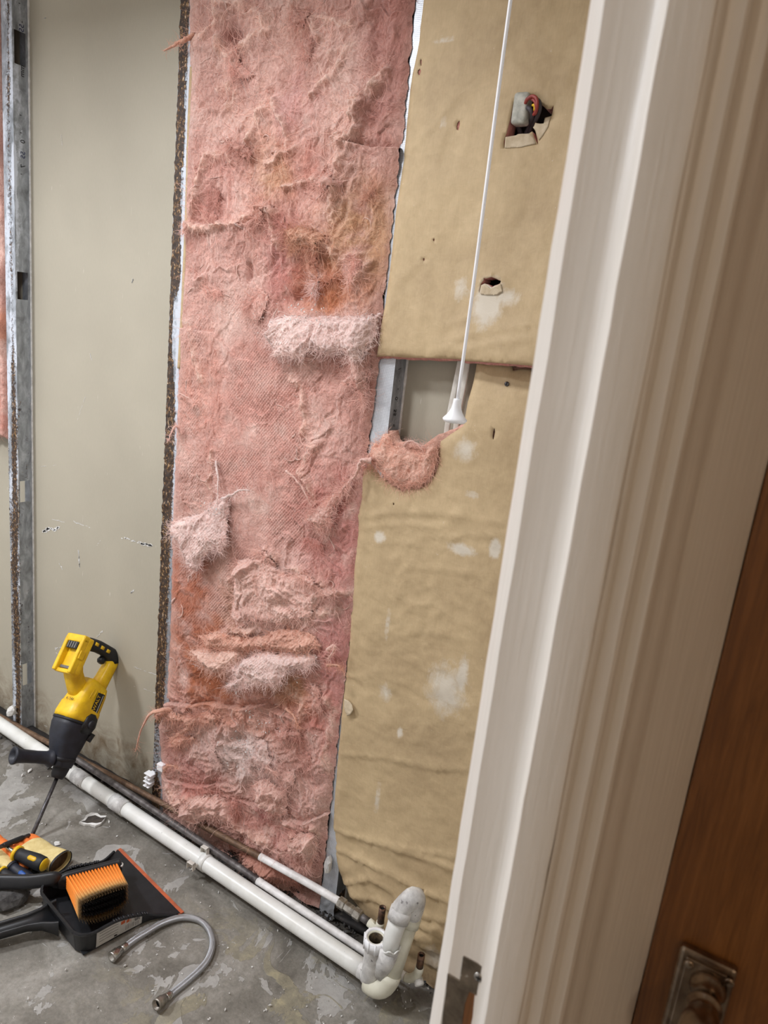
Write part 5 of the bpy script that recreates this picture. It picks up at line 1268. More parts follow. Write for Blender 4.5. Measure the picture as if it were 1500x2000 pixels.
MB().lathe(v0 + np.array((.006, -.004, -.004)), (.6, -.5, -.5), [(-.01, .011), (.004, .0112), (.006, .009), (.0065, 0)], 14).build('elbow_end', M['plaster'], gp)
MB().ring([v0 + (vtop - v0) * .45, vtop], .0084, .0064, 18).build('copper_tail', M['copper'], gp)
MB().lathe(vtop - np.array((0, 0, .006)), (0, 0, 1), [(0, .0064), (.001, .0064), (.0012, 0)], 12).build('bore', M['dark_hole'], gp)
# white double clips at the foot of the rusty stud
for c, lab in (((-1.4564,1.3350,0.1392), 'upper white pipe clip at the foot of the rusty stud'), ((-1.4596,1.3350,0.1113), 'lower white pipe clip at the foot of the rusty stud')):
    c = np.array(c)
    t = thing('pipe_clip', lab, 'clip', c, 'white clips on the rusty stud')
    m_ = MB()
    m_.box(c + np.array((-.014, -.006, .005)), c + np.array((.016, .014, .009)), .001, 1).box(c + np.array((-.014, -.006, -.010)), c + np.array((.010, .014, -.006)), .001, 1)
    m_.box(c + np.array((-.003, -.006, -.010)), c + np.array((.003, .014, .008)), .001, 1)
    m_.build('jaw', M['white_plastic'], t, False)
    MB().box(c + np.array((-.006, .012, -.010)), c + np.array((.008, .024, .008)), .001, 1).build('foot', M['white_plastic'], t, False)
c = np.array((-1.4085,1.3350,0.1901))
cb = MB().box(c + np.array((-.012, -.004, -.011)), c + np.array((.012, .012, .011)), .003, 2).build('plastic_wedge', M['white_plastic'], None, False, loc=c)
tag(cb, 'white plastic wedge on the stud above the two clips', 'wedge')

# ------------------------------------------------------------------ cordless hammer leaning on the lining
tip = np.array((-1.6205,1.0567,0.0000)); rear = np.array((-1.7056,1.3850,0.4250))
A_ = rear - tip; LA = np.linalg.norm(A_); A_ /= LA
bl = np.array((-.697, -.628, .346)); bl -= A_ * (bl @ A_); bl /= np.linalg.norm(bl)
cc = np.cross(A_, bl)
if cc @ np.array((.7, -.5, .5)) < 0: cc = -cc
B_ = .75 * bl + .66 * cc; C_ = -.66 * bl + .75 * cc       # B_: towards the battery foot, C_: the tool's right flank
def T(t, s=0.0, c=0.0): return tip + A_ * LA * t + B_ * s + C_ * c
hm = thing('hammer_drill', 'yellow and black cordless hammer drill leaning against the bare board', 'drill', tip)
MB().tube([T(.004), T(.02), T(.34)], [.003, .0058, .0058], 14).build('drill_bit', M['steel_dark'], hm)
MB().lathe(T(.325), A_, [(0, .006), (0, .016), (.010, .021), (.030, .0235), (.045, .024), (.058, .026), (.060, .0)], 28).build('chuck', M['black_rubber'], hm)
MB().tube([T(.385, .006), T(.40, .007), T(.44, .012), T(.49, .017), T(.55, .024), T(.60, .027), T(.632, .027)], [(.029, .027), (.031, .029), (.035, .032), (.044, .038), (.053, .043), (.057, .047), (.056, .047)], 32, True, B_, 3.2).build('gear_housing', M['blue_black'], hm)
MB().tube([T(.415, .010), T(.436, .011)], [(.0360, .0330), (.0372, .0340)], 32, True, B_, 2.6).build('collar_band', M['black_rubber'], hm)
MB().tube([T(.628, .026), T(.645, .026), T(.70, .023), T(.706, .022), T(.76, .018), T(.805, .012), T(.84, .006)], [(.0565, .048), (.058, .049), (.056, .047), (.054, .045), (.051, .042), (.047, .038), (.038, .033)], 32, True, B_, 3.6).build('motor_housing', M['yellow_plastic'], hm)
MB().tube([T(.616, .027), T(.630, .027)], [(.057, .049), (.057, .049)], 32, True, B_, 3.4).build('seam_band', M['black_rubber'], hm)
for k in range(5):
    MB().tube([T(.755, -.004 + .012 * k, .0405), T(.805, -.008 + .011 * k, .0375)], .0026, 6).build('vent_rib', M['yellow_plastic'], hm)
# switch knob on the flank, a black tongue rising over the yellow shell
MB().tube([T(.58, .010, .040), T(.62, .010, .048), T(.66, .010, .0485), T(.682, .010, .047)], [(.024, .008), (.026, .009), (.022, .008), (.010, .004)], 20, True, B_, 2.4).build('mode_knob', M['black_plastic'], hm)
MB().lathe(T(.628, .010, .055), C_, [(0, .013), (.006, .012), (.008, .009), (.009, 0)], 20).build('mode_dial', M['black_rubber'], hm)
MB().tube([T(.545, -.022, .030), T(.59, -.026, .034)], [(.010, .012), (.010, .012)], 12, True, B_, 3).build('latch', M['black_plastic'], hm)
# rear arm, grip, battery foot and the neck that closes the loop
MB().tube([T(.81, -.002), T(.88, -.011), T(.95, -.016), T(.99, -.016)], [(.026, .024), (.021, .021), (.020, .020), (.021, .020)], 24, True, B_, 3.2).build('rear_arm', M['yellow_plastic'], hm)
MB().tube([T(.985, -.022), T(1.005, -.016), T(1.022, .004), T(1.030, .030), T(1.032, .060), T(1.026, .090), T(1.018, .112)], [(.020, .021), (.023, .022), (.021, .021), (.0185, .019), (.019, .019), (.020, .020), (.020, .020)], 24, True, A_, 2.6).build('grip', M['black_rubber'], hm)
MB().tube([T(.985, .020), T(.966, .024), T(.955, .026)], [(.012, .010), (.013, .011), (.008, .008)], 16, True, B_, 2.6).build('trigger', M['black_plastic'], hm)
for k in range(3):
    MB().tube([T(1.027 + .004 * k, .022 + .026 * k, .0175), T(1.028 + .004 * k, .036 + .026 * k, .0178)], [(.0055, .003), (.0055, .003)], 10, True, A_, 3).build('grip_inlay', M['yellow_plastic'], hm)
MB().tube([T(.755, .040, -.004), T(.80, .068, -.006), T(.85, .096, -.006), T(.90, .118, -.004)], [(.028, .026), (.025, .024), (.024, .024), (.026, .026)], 24, True, A_, 3.2).build('neck', M['yellow_plastic'], hm)
# battery foot: frame box facing along B_, with a recessed bay
fo = T(.942, .122, .0)
eu, ev = C_, A_
def fbox(u0, u1, v0, v1, w0, w1, name, mat, bev=.004):
    m_ = MB().box((u0, v0, w0), (u1, v1, w1), bev, 3)
    m_.build(name, M[mat], hm, False, M=(np.stack([eu, ev, B_], 1), fo))
fr_ = MB()
fr_.box((-.040, -.056, -.012), (.040, .056, .012), .008, 3)
fr_.box((-.040, -.056, .008), (-.026, .050, .030), .005, 3).box((.026, -.056, .008), (.040, .050, .030), .005, 3).box((-.040, .034, .006), (.040, .058, .030), .007, 3).box((-.036, -.058, .006), (.036, -.046, .022), .004, 3)
fr_.build('battery_foot', M['yellow_plastic'], hm, False, M=(np.stack([eu, ev, B_], 1), fo))
fbox(-.022, .022, .014, .036, .010, .0285, 'terminal_block', 'black_plastic', .002)
for k in range(4): fbox(-.017 + .010 * k, -.013 + .010 * k, .016, .034, .026, .0305, 'terminal_blade', 'print_grey', .0006)
fbox(-.025, .022, -.044, -.036, .010, .0165, 'latch_slot', 'print_grey', .001)
for sg in (-1, 1): fbox(sg * .036 - .007, sg * .036 + .007, -.012, .014, .004, .024, 'rail_clip', 'yellow_plastic', .003)
# side handle
hd = .80 * bl + .42 * cc; hd -= A_ * (hd @ A_ + .16); hd /= np.linalg.norm(hd)
hb = T(.425, .008)
MB().lathe(hb + hd * .030, hd, [(0, .018), (.004, .026), (.010, .0265), (.016, .021), (.022, .0185), (.050, .0175), (.085, .0185), (.105, .0205), (.112, .0245), (.117, .0250), (.119, .0225), (.1192, .0165), (.100, .013), (.0995, 0)], 32).build('side_handle', M['blue_black'], hm)
# lettering on the flank
pl0 = T(.775, .006, .0435)
def frameC(o): return frame4(o, -A_, B_, C_) if np.dot(np.cross(-A_, B_), C_) > 0 else frame4(o, A_, B_, C_)
dec = MB(); oF = T(.725, .010, .0445)
ex_ = A_ if np.dot(np.cross(A_, B_), C_) > 0 else -A_
dec.box((-.040, -.014, 0), (.040, .014, .0016), .001, 1)
dec.build('name_plate', M['print_black'], hm, False, M=(np.stack([ex_, B_, C_], 1), oF))
text('lettering', 'DEWALT', .0165, frame4(oF + C_ * .0018 + B_ * .005, ex_, B_, C_), M['yellow_plastic'], hm)
st_ = MB().box((-.036, -.0095, .0016), (.036, -.0075, .0021)); st_.build('stripe', M['sticker'], hm, False, M=(np.stack([ex_, B_, C_], 1), oF))
oB = T(.695, .0795, .004)
exb = -C_; eyb = A_
if np.dot(np.cross(exb, eyb), B_) < 0: exb = C_
text('lettering', '4   54V', .011, frame4(oB + A_ * .016, exb, eyb, B_), M['print_black'], hm)
text('lettering', '(XRP)', .010, frame4(oB - A_ * .008, exb, eyb, B_), M['print_black'], hm)

# ------------------------------------------------------------------ dustpan
th_ = math.radians(-10)
pe, pn_ = np.array((math.cos(th_), math.sin(th_), 0)), np.array((-.174, -.985, 0)); pz = np.array((0, 0, 1.))
po = np.array((-1.252, 1.157, 0.))
PL = lambda x, y, z: po + pe * x + pn_ * y + pz * z
pan = thing('dustpan', 'black dustpan with an orange rubber lip on the concrete floor', 'dustpan', po)
fl_ = [(-.155, .0), (.155, .0), (.118, .07), (.108, .235), (-.108, .235), (-.118, .07)]
MB().prism(fl_, (PL(0, 0, .003), pe, pn_, pz), .0025).build('pan_floor', M['black_plastic'], pan, False)
# the wall: a rounded U with a rim that rises towards the back
path = [(-.150, .010), (-.122, .055), (-.112, .09), (-.108, .15), (-.106, .20)] + [(-.106 + .034 - .034 * math.cos(a), .204 + .034 * math.sin(a)) for a in np.linspace(.15, PI / 2, 6)] + [(0, .238)]
path = path + [(-x, y) for x, y in path[::-1][1:]]
hs = [.008 + .052 * sstep(.0, .17, y) if True else 0 for x, y in path]
hs = [h if abs(x) > .04 else h for (x, y), h in zip(path, hs)]
P2 = smooth_path([(x, y, h) for (x, y), h in zip(path, hs)], 5)
tn = np.gradient(P2[:, :2], axis=0); tn /= np.linalg.norm(tn, axis=1)[:, None]
nm_ = np.stack([-tn[:, 1], tn[:, 0]], 1)             # outward normal in pan coordinates
mid = np.array((0, .1)); sgn = np.sign(np.einsum('ij,ij->i', nm_, P2[:, :2] - mid)); nm_ *= sgn[:, None]
vs = []; 
for (x, y, h), (a, b) in zip(P2, nm_):
    fl = .10 * h
    for o_, z in ((.0, .002), (fl, h), (fl + .005, h + .0005), (fl + .0065, h - .003), (fl + .0055, h - .006), (fl + .002, h - .006), (.003, .002)):
        vs.append(PL(x + a * o_, y + b * o_, max(z, .0015)))
n = len(P2); k7 = 7
fs = [(i * k7 + j, i * k7 + (j + 1) % k7, (i + 1) * k7 + (j + 1) % k7, (i + 1) * k7 + j) for i in range(n - 1) for j in range(k7)]
fs += [tuple(range(k7)), tuple((n - 1) * k7 + j for j in range(k7))[::-1]]
wallo = mk('pan_wall', np.array(vs), fs, M['black_plastic'], pan); flat_by_angle(wallo, 40)
for sg in (-1, 1):
    for k in range(15):
        y = .075 + .0062 * k; i_ = int(np.argmin((P2[:, 1] - y) ** 2 + (np.sign(P2[:, 0]) != sg) * 9))
        x, _, h = P2[i_]; fl = .10 * h
        MB().tube([PL(x + sg * (fl - .003), y, h + .0005), PL(x + sg * (fl + .007), y, h - .0005)], .0021, 6).build('grip_ridge', M['black_plastic'], pan)
MB().box((-.156, -.010, .0005), (.156, .005, .0050), .0015, 2).build('rubber_lip', M['orange_rubber'], pan, False, M=(np.stack([pe, pn_, pz], 1), po))
# handle: an open channel with a flared root
hr = PL(-.012, .240, .050); he = np.array((-1.42, .735, .040))
hd2 = (he - hr); hd2 /= np.linalg.norm(hd2); hs_ = np.cross(hd2, pz); hs_ /= np.linalg.norm(hs_)
m_ = MB()
L2 = np.linalg.norm(he - hr)
rows = []
for t, w, d in ((0, .040, .040), (.06, .036, .030), (.16, .026, .022), (.30, .019, .019), (.6, .018, .018), (1, .018, .018)):
    c = hr + hd2 * L2 * t
    sec = [(-w, -d), (-w - .001, 0), (-w + .004, .002), (-w + .006, -.004), (-w + .008, -d * .55), (w - .008, -d * .55), (w - .006, -.004), (w - .004, .002), (w + .001, 0), (w, -d)]
    rows.append([c + hs_ * a + pz * b for a, b in sec])
k = len(rows[0]); V_ = [q for r_ in rows for q in r_]
F_ = [(i * k + j, i * k + (j + 1) % k, (i + 1) * k + (j + 1) % k, (i + 1) * k + j) for i in range(len(rows) - 1) for j in range(k)]
m_.add(V_, F_).build('pan_handle', M['black_plastic'], pan)
# shop label on the near flank
yl0, yl1 = .090, .228
def lab(y0, y1, z0, z1, nm, mt, lift=.0):
    m_ = MB()
    n = 8; v = []
    for i in range(n + 1):
        y = y0 + (y1 - y0) * i / n
        k_ = np.argmin((P2[:, 1] - y) ** 2 + (P2[:, 0] < .06) * 9); x = P2[k_, 0]; h = P2[k_, 2]
        for f_ in (z0, z1):
            z = .004 + f_ * (h - .010)
            off_ = .0026 + (.10 * h - .001) * f_ * .8 + .0022 + lift
            v.append(PL(x + off_, y, z))
    m_.add(v, [(2 * i, 2 * i + 1, 2 * i + 3, 2 * i + 2) for i in range(n)])
    return m_.build(nm, M[mt], lbl if nm != 'label' else pan, False)
lbl = None
lbl = lab(.088, .205, .05, .98, 'label', 'sticker')
lab(.118, .130, .70, .92, 'print_square', 'print_orange', .0005); lab(.132, .144, .70, .92, 'print_square', 'print_orange', .0005)
lab(.094, .110, .66, .92, 'print_picture', 'print_grey', .0005)
for k in range(9): lab(.096 + .0042 * k, .096 + .0042 * k + (.0012 if k % 3 else .0022), .18, .56, 'barcode_bar', 'print_grey', .0005)
for k in range(4): lab(.150, .198, .80 - .17 * k, .83 - .17 * k, 'print_line', 'print_grey', .0005)
lab(.152, .160, .10, .20, 'print_mark', 'print_black', .0005)

# ------------------------------------------------------------------ hand brush lying in it
bt, br_ = np.array((-1.3682,0.9936,0.0500)), np.array((-1.3093,1.1002,0.0480))
tl, trr = np.array((-1.2309,0.9359,0.0780)), np.array((-1.1937,1.0380,0.0720))
hbz = thing('hand_brush', 'black hand brush with orange bristles lying in the dustpan', 'brush', (bt + br_) / 2)
al = (br_ - bt) / np.linalg.norm(br_ - bt)
bd = ((tl + trr) - (bt + br_)); bd /= np.linalg.norm(bd)
bup = np.cross(al, bd); bup *= np.sign(bup[2] + .3 * bup[1]); bup /= np.linalg.norm(bup)
blk = smooth_path([bt - al * .020 - bd * .006, bt - al * .006 - bd * .006, bt + al * .03 - bd * .007, br_ - al * .01 - bd * .007, br_ + al * .008 - bd * .006, br_ + al * .014 - bd * .006], 4)
MB().tube(blk, [(.013 + .009 * min(1, i / 5.0) * min(1, (len(blk) - i) / 4.0), .010) for i in range(len(blk))], 20, True, bup, 3).build('brush_block', M['black_plastic'], hbz)
MB().tube(smooth_path([bt + al * .004 - bd * .006, bt - al * .022 - bd * .012 + np.array((0, 0, .002)), np.array((-1.3884,0.9712,0.0640)), np.array((-1.4270,0.9334,0.0600)), np.array((-1.4888,0.8908,0.0560)), np.array((-1.5471,0.8465,0.0520))], 5), [(.018, .012)] * 6 + [(.017, .011)] * 20, 20, True, (0, 0, 1), 2.8).build('brush_handle', M['black_plastic'], hbz)
def bristle_mat(name, stops):
    m, nt, b = new_mat(name); N = NT(nt)
    sx = N.node('ShaderNodeSeparateXYZ'); N.link(N.co, sx.inputs[0])
    nz_ = N.noise(900, 2, .5, 0, N.mapping((1, 1, .03)))
    f_ = N.math('ADD', sx.outputs['Z'], N.math('MULTIPLY', N.math('SUBTRACT', nz_, .5), .22))
    N.link(N.ramp(f_, stops), b.inputs['Base Color']); b.inputs['Roughness'].default_value = .5
    return m
M['bristle_outer'] = bristle_mat('bristle_outer', [(0, lin((240, 138, 44))), (.62, lin((250, 166, 78))), (.88, lin((222, 172, 104))), (1.0, lin((96, 76, 50)))])
M['bristle_inner'] = bristle_mat('bristle_inner', [(0, lin((200, 120, 50))), (.6, lin((150, 104, 60))), (.9, lin((34, 28, 24))), (1.0, lin((20, 17, 15)))])
rb_ = np.random.default_rng(9)
def tuft_mesh(name, mat, nb):
    v, f = [], []
    for i in range(nb):
        a = rb_.uniform(0, 2 * PI); q = math.sqrt(rb_.random())
        x0, y0 = .45 * q * math.cos(a), .45 * q * math.sin(a)
        x1, y1 = 1.15 * q * math.cos(a) + rb_.normal(0, .12), 1.15 * q * math.sin(a) + rb_.normal(0, .12)
        z1 = 1 + rb_.normal(0, .035); w = .11
        for t in (0, .5, 1):
            cx_, cy_ = x0 + (x1 - x0) * t ** 1.3, y0 + (y1 - y0) * t ** 1.3
            for j in range(3):
                g_ = 2 * PI * j / 3 + a
                v.append((cx_ + w * (1 - .3 * t) * math.cos(g_), cy_ + w * (1 - .3 * t) * math.sin(g_), z1 * t))
        k = len(v) - 9
        for s_ in (0, 1):
            for j in range(3): f.append((k + s_ * 3 + j, k + s_ * 3 + (j + 1) % 3, k + s_ * 3 + 3 + (j + 1) % 3, k + s_ * 3 + 3 + j))
        f.append((k + 6, k + 7, k + 8))
    me = bpy.data.meshes.new(name); me.from_pydata(v, [], f); me.materials.append(mat)
    return me
tm_o, tm_i = tuft_mesh('bristle_tuft', M['bristle_outer'], 60), tuft_mesh('bristle_tuft', M['bristle_inner'], 60)
nA, nB = 17, 5
for i in range(nA):
    for j in range(nB):
        u, w = i / (nA - 1), (j / (nB - 1) - .5) * 2
        p0 = bt + (br_ - bt) * u + bup * w * .0135 + bd * .002
        p1 = tl + (trr - tl) * u + bup * w * (.031 - .012 * abs(2 * u - 1) ** 3)
        p1 = p1 - bd * .012 * abs(2 * u - 1) ** 3
        p1[2] = max(p1[2], .013)
        outer = j in (0, nB - 1) or i in (0, nA - 1)
        d = p1 - p0; L_ = np.linalg.norm(d); zx = d / L_; xx = np.cross(zx, (0.2, .1, 1)); xx /= np.linalg.norm(xx); yy = np.cross(zx, xx)
        o = bpy.data.objects.new('bristle_tuft', tm_o if outer else tm_i); COL.objects.link(o); o.parent = hbz
        mm = frame4(p0 - np.array(worldloc(hbz)), xx * .0052, yy * .0052, zx * L_)
        o.matrix_local = mm
# plaster splash on the far end of the block
MB().tube(smooth_path([br_ + al * .010 + bup * .010 - bd * .012, br_ + al * .016 + bup * .008 - bd * .002, br_ + al * .012 + bup * .006 + bd * .006], 4), .003, 8).build('plaster_splash', M['plaster'], hbz)

# ------------------------------------------------------------------ braided hose
ho = thing('braided_hose', 'silver braided flexible hose curled on the concrete beside the dustpan', 'hose', (-0.9654,1.1069,0.0000))
hp_ = smooth_path([(-1.1223,0.9680,0.0120),(-1.1212,1.0004,0.0120),(-1.1162,1.0290,0.0120),(-1.1065,1.0772,0.0110),(-1.0834,1.1186,0.0100),(-1.0452,1.1396,0.0085),(-1.0046,1.1342,0.0085),(-0.9683,1.1093,0.0085),(-0.9461,1.0743,0.0085),(-0.9392,1.0403,0.0085),(-0.9400,0.9989,0.0085),(-0.9435,0.9617,0.0085),(-0.9435,0.9403,0.0120)], 8)
mb = MB().tube(hp_, .0078, 20, True, (0, 0, 1))
L_ = np.concatenate([[0], np.cumsum(np.linalg.norm(np.diff(hp_, axis=0), axis=1))])
uvw = np.array([(L_[i], j / 20 * .049, 0) for i in range(len(hp_)) for j in range(20)])
mk('braid', np.array(mb.v), mb.f, M['braid'], ho, attrs={'uvw': uvw})
for e, d_end in ((hp_[0], hp_[0] - hp_[3]), (hp_[-1], hp_[-1] - hp_[-4])):
    d_end = d_end / np.linalg.norm(d_end)
    e = e + np.array((0, 0, .0))
    MB().lathe(e - d_end * .012, d_end, [(0, .0082), (.001, .0092), (.014, .0092), (.016, .0080), (.017, .0)], 24).build('ferrule', M['chrome'], ho)
    e2 = e + d_end * .004 + np.array((0, 0, max(0, .0136 - e[2])))
    MB().lathe(e2, d_end, [(0, .008), (.001, .0098), (.010, .0106), (.012, .0126), (.027, .0130), (.029, .0122), (.029, .0096), (.012, .0092), (.011, 0)], 24).build('end_nut', M['brass_nickel'] if d_end[0] > 0 else M['chrome'], ho)
    MB().lathe(e2 + d_end * .0125, d_end, [(0, .0093), (.007, .0093), (.0072, 0)], 20).build('bore', M['dark_hole'], ho)  # dark plug paints the shade inside the nut's mouth

# ------------------------------------------------------------------ gloves and hand tools beside the dustpan
g1 = thing('work_glove', 'cream and orange work glove with a black bound cuff, beside the dustpan', 'glove', (-1.5710,1.0439,0.0000))
c0, c1_ = np.array((-1.4582,1.0416,0.0260)), np.array((-1.5895,1.0288,0.0220))
gd = (c1_ - c0) / np.linalg.norm(c1_ - c0)
gs = np.cross(gd, (0, 0, 1.)); gs /= np.linalg.norm(gs)
sec = [(0, .034, .025), (.2, .033, .023), (.45, .035, .021), (.7, .040, .019), (.9, .042, .017), (1.0, .040, .015)]
Lg = np.linalg.norm(c1_ - c0)
pts = [c0 + gd * Lg * t + np.array((0, 0, -.026 + max(b, .016) + .003 + .003 * math.sin(t * 9))) for t, a, b in sec]
MB().ring([pts[0], pts[0] + gd * .04], .0, .0, 4)
m_ = MB().tube(smooth_path(pts, 5), [tuple(np.interp(i / (5 * 5), np.linspace(0, 1, 6), [s_[k] for s_ in sec]) for k in (1, 2)) for i in range(26)], 24, False, gs, 2.3)
m_.build('palm', M['glove_cream'], g1)
MB().tube([pts[0] - gd * .002, pts[0] + gd * .004], [(.0355, .0265), (.0355, .0265)], 28, False, gs, 2.3).build('cuff_binding', M['black_rubber'], g1)
MB().tube([pts[0] + gd * .012, pts[0] + gd * .014], [(.0325, .0235), (.0325, .0235)], 24, True, gs, 2.3).build('cuff_lining', M['rusty_copper'], g1)
for k, (a, L_) in enumerate(((-.030, .050), (-.010, .062), (.010, .060), (.030, .046))):
    q = pts[-1] - gd * .012 + gs * a
    MB().tube(smooth_path([q, q + gd * L_ * .5 + np.array((0, 0, .004)), q + gd * L_ + np.array((0, 0, -.001))], 4), [.0125, .0125, .0125, .012, .012, .0115, .011, .0095, .005], 14).build('finger', M['glove_orange'], g1)
g2 = thing('work_glove', 'orange and cream work glove lying flat at the left photo edge', 'glove', (-1.6057,0.9910,0.0000))
for nm, pts, rad, mt in (('palm', [(-1.6974,0.9602,0.0140),(-1.6450,0.9662,0.0140),(-1.5943,0.9666,0.0140),(-1.5455,0.9617,0.0140)], [(.030, .013), (.032, .014), (.028, .013), (.020, .010)], 'glove_cream'),
                         ('finger', [(-1.6568,0.9968,0.0180),(-1.6149,0.9942,0.0180),(-1.5704,0.9894,0.0180),(-1.5237,0.9825,0.0180)], [(.013, .013), (.0145, .014), (.014, .014), (.010, .010)], 'glove_orange'),
                         ('finger', [(-1.6941,1.0019,0.0160),(-1.6554,0.9959,0.0160),(-1.6233,0.9906,0.0160)], [(.013, .012), (.014, .013), (.010, .010)], 'glove_orange')):
    pp = smooth_path(pts, 4)
    MB().tube(pp, [tuple(np.interp(i / (len(pp) - 1), np.linspace(0, 1, len(rad)), [q[k] for q in rad]) for k in (0, 1)) for i in range(len(pp))], 16, True, None, 2.2).build(nm, M[mt], g2)
def handtool(name, label, butt, collar, shaft, mats, rad=.0165, cat='screwdriver'):
    t = thing(name, label, cat, butt)
    b_, c_ = np.array(butt), np.array(collar); d = (c_ - b_); L_ = np.linalg.norm(d); d /= L_
    MB().lathe(b_, d, [(.0, .0), (.0, rad * .62), (.003, rad * .86), (.004, rad * .9)], 24).build('end_cap', M[mats[1]], t)
    MB().lathe(b_, d, [(.004, rad * .9), (.010, rad * 1.02), (L_ * .30, rad * 1.08), (L_ * .55, rad * .98), (L_ * .80, rad * .86), (L_ * .92, rad * .90), (L_ * .92, 0)], 24).build('handle', M[mats[0]], t)
    MB().lathe(b_, d, [(L_ * .90, rad * .8), (L_ * .91, rad * 1.10), (L_ * .99, rad * 1.08), (L_, rad * .7), (L_, 0)], 24).build('collar', M[mats[1]], t)
    up_ = np.array((.35, -.45, .8)); up_ -= d * (up_ @ d); up_ /= np.linalg.norm(up_)
    MB().tube([b_ + d * L_ * .20 + up_ * rad * .86, b_ + d * L_ * .26 + up_ * rad * .98, b_ + d * L_ * .44 + up_ * rad * .94, b_ + d * L_ * .5 + up_ * rad * .8], [(.003, .003), (.0062, .003), (.0062, .003), (.003, .003)], 12, True, np.cross(d, up_), 2.5).build('inlay', M[mats[2]], t)
    MB().tube([c_ - d * .002, c_ + (np.array(shaft) - c_) * .6, np.array(shaft)], [(.005, .005), (.005, .005), (.006, .002)], 12, True, up_).build('shaft', M['chrome'], t)
    return t
handtool('screwdriver', 'black screwdriver with yellow collar and end cap lying on the glove', (-1.4624,0.9991,0.0460), (-1.5651,0.9819,0.0420), (-1.6320,0.9875,0.0300), ('black_rubber', 'yellow_plastic', 'yellow_plastic'), .0185)
handtool('screwdriver', 'dark screwdriver with a blue inlay beneath the brush handle', (-1.4646,0.9609,0.0200), (-1.5512,0.9597,0.0220), (-1.6201,0.9568,0.0200), ('blue_black', 'blue_black', 'blue_plastic'), .015)
handtool('screwdriver', 'black handled screwdriver with yellow ring at the left photo edge', (-1.4790,0.9362,0.0200), (-1.5503,0.9310,0.0260), (-1.6219,0.9298,0.0240), ('black_rubber', 'yellow_plastic', 'black_rubber'), .014)
bar = thing('punch', 'short black rod with steel ends lying by the drill bit tip', 'punch', (-1.6401,1.0279,0.0000))
q0, q1 = np.array((-1.6135,1.0524,0.0300)), np.array((-1.6098,0.9484,0.0520))
MB().tube([q0 + (q1 - q0) * t for t in (.17, .2, .72, .75)], [.006, .0072, .0072, .006], 14).build('black_sleeve', M['black_rubber'], bar)
MB().tube([q0 + (q1 - q0) * t for t in (-.02, .0, .17, .2)], [.003, .0052, .0055, .006], 12).build('steel_end', M['steel_dark'], bar)
MB().tube([q0 + (q1 - q0) * t for t in (.74, .86, 1.1, 1.4)], [.0062, .0055, .003, .003], 12).build('steel_end', M['steel_dark'], bar)
bl_ = thing('scraper', 'narrow steel scraper blade passing under the brush handle', 'scraper', (-1.4810,0.9471,0.0000))
q0, q1 = np.array((-1.4847,0.9861,0.0300)), np.array((-1.4425,0.8932,0.0060))
MB().tube([q0, q0 + (q1 - q0) * .3, q0 + (q1 - q0) * .7, q1], [(.009, .0016), (.008, .002), (.008, .0025), (.001, .001)], 10, True, np.cross(q1 - q0, (0, 0, 1)), 3).build('blade', M['chrome'], bl_)
for k in range(6):
    c = q0 + (q1 - q0) * (.62 + .055 * k) + np.array((0, 0, .003))
    MB().tube([c - np.array((.005, .002, 0)), c + np.array((.005, .002, 0))], .0012, 5).build('blade_tooth', M['steel_dark'], bl_)

# ------------------------------------------------------------------ rubble and crumbs
def lump(name, label, c, s, mat, seed, cat='debris', group=None, flat=.6):
    rr = np.random.default_rng(seed); bm = bmesh.new()
    bmesh.ops.create_icosphere(bm, subdivisions=2, radius=1)
    v = np.array([q.co for q in bm.verts])
    v = v * (1 + .35 * fbm(v[:, 0] * 1.6 + seed, v[:, 1] * 1.6 + v[:, 2], 3, seed))[:, None]
    v = v * np.array((s[0], s[1], s[2]))
    v[:, 2] = np.maximum(v[:, 2], -s[2] * .5)
    a = rr.uniform(0, 6.28); R_ = np.array(((math.cos(a), -math.sin(a), 0), (math.sin(a), math.cos(a), 0), (0, 0, 1)))
    v = v @ R_.T + np.array(c) + np.array((0, 0, s[2] * .5))
    o = mk(name, v, [tuple(q.index for q in f.verts) for f in bm.faces], mat, None, False, loc=c)
    bm.free(); tag(o, label, cat, group)
    return o
dc = thing('plaster_chip', 'broken plaster chip with dark paper face lying below the drain pipe', 'debris', (-1.5649,1.2225,0.0000))
out = [(-1.5788,1.1870),(-1.5788,1.2046),(-1.5894,1.2197),(-1.5876,1.2362),(-1.5720,1.2460),(-1.5557,1.2442),(-1.5420,1.2553),(-1.5311,1.2374),(-1.5261,1.2210),(-1.5301,1.2062),(-1.5468,1.2014),(-1.5579,1.1923)]
MB().prism(out, ((0, 0, .001), (1, 0, 0), (0, 1, 0), (0, 0, 1)), .007).build('plaster_body', M['plaster'], dc, False)
out = [(-1.5754,1.1932),(-1.5694,1.2009),(-1.5777,1.2179),(-1.5675,1.2351),(-1.5457,1.2380),(-1.5373,1.2478),(-1.5297,1.2273),(-1.5373,1.2153),(-1.5481,1.2094),(-1.5575,1.1989)]
MB().prism(out, ((0, 0, .008), (1, 0, 0), (0, 1, 0), (0, 0, 1)), .0012).build('paper_face', M['dark_paper'], dc, False)
lump('pebble', 'pale flat pebble on the concrete behind the glove', (-1.5562,1.1002,0.0000), (.010, .008, .004), M['plaster'], 3, 'pebble')
lump('plaster_lump', 'white plaster lump at the foot of the left stud', (-2.1428,1.3400,0.0788), (.022, .014, .020), M['plaster'], 5)
lump('plaster_lump', 'small white plaster lump on the floor beneath the side handle', (-1.9108,1.2507,0.0000), (.010, .005, .004), M['plaster'], 8)
lump('plaster_lump', 'white plaster crumb on the floor just left of the open trap', (-0.7119,1.2928,0.0000), (.006, .005, .004), M['plaster'], 9)
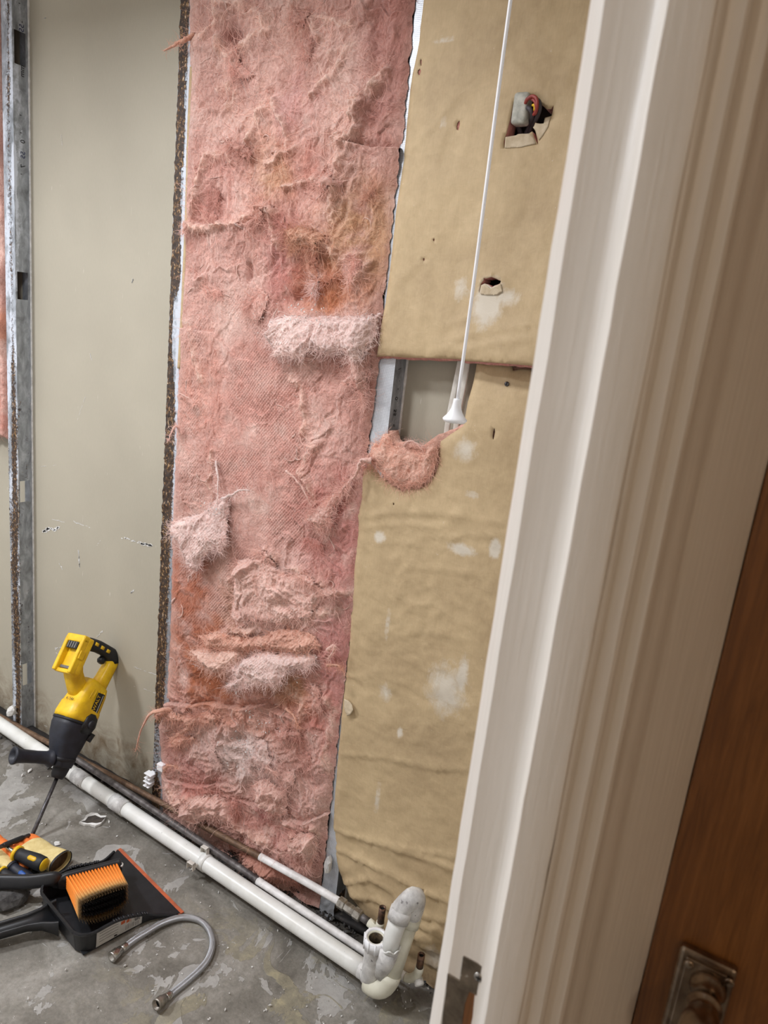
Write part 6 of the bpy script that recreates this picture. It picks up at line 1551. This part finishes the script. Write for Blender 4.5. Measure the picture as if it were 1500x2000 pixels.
lump('rubble_heap', 'dark grey rubble under the brush handle at the photo edge', (-1.4700,0.8969,0.0000), (.050, .035, .026), M['grey_debris'], 11, 'rubble')
lump('mould_lump', 'mouldy plaster lump at the foot of the bright stud', (-0.8032,1.3450,0.1481), (.014, .010, .030), M['pvc_dirty'], 14)
mb = MB(); rr = np.random.default_rng(31)
for q in range(420):
    if q < 150: x, y = rr.uniform(-2.1, -.4), WY - abs(rr.normal(.03, .035))
    elif q < 260: x, y = rr.normal(-.62, .12), rr.normal(1.06, .12)
    else: x, y = rr.uniform(-2.0, -.3), rr.uniform(.75, 1.3)
    s = rr.uniform(.0008, .0026) * (1 if q % 9 else 1.8); z = .0006
    d = rr.normal(size=3); d /= np.linalg.norm(d); e = np.cross(d, rr.normal(size=3)); e /= np.linalg.norm(e); g = np.cross(d, e); c = np.array((x, y, z + s * .5))
    mb.add([c + d * s * 1.6, c - d * s * 1.6, c + e * s, c - e * s, c + g * s * .7, c - g * s * .7], [(0, 2, 4), (2, 1, 4), (1, 3, 4), (3, 0, 4), (2, 0, 5), (1, 2, 5), (3, 1, 5), (0, 3, 5)])
o = mb.build('floor_crumbs', M['plaster'], None, False); o['kind'] = 'stuff'; tag(o, 'tiny pale plaster crumbs scattered over the concrete floor', 'crumbs')
mb = MB()
for q in range(260):
    x = rr.uniform(-2.2, -.45); y = WY - abs(rr.normal(.012, .02)); s = rr.uniform(.002, .006)
    d = rr.normal(size=3); d /= np.linalg.norm(d); e = np.cross(d, rr.normal(size=3)); e /= np.linalg.norm(e); g = np.cross(d, e); c = np.array((x, y, .001 + s * .5 + .016 * max(0, 1 - (WY - y) / .02) * rr.random()))
    mb.add([c + d * s * 1.6, c - d * s * 1.6, c + e * s, c - e * s, c + g * s * .7, c - g * s * .7], [(0, 2, 4), (2, 1, 4), (1, 3, 4), (3, 0, 4), (2, 0, 5), (1, 2, 5), (3, 1, 5), (0, 3, 5)])
o = mb.build('wall_foot_debris', M['grey_debris'], None, False); o['kind'] = 'stuff'; tag(o, 'dark crumbly debris along the foot of the stripped wall', 'debris')
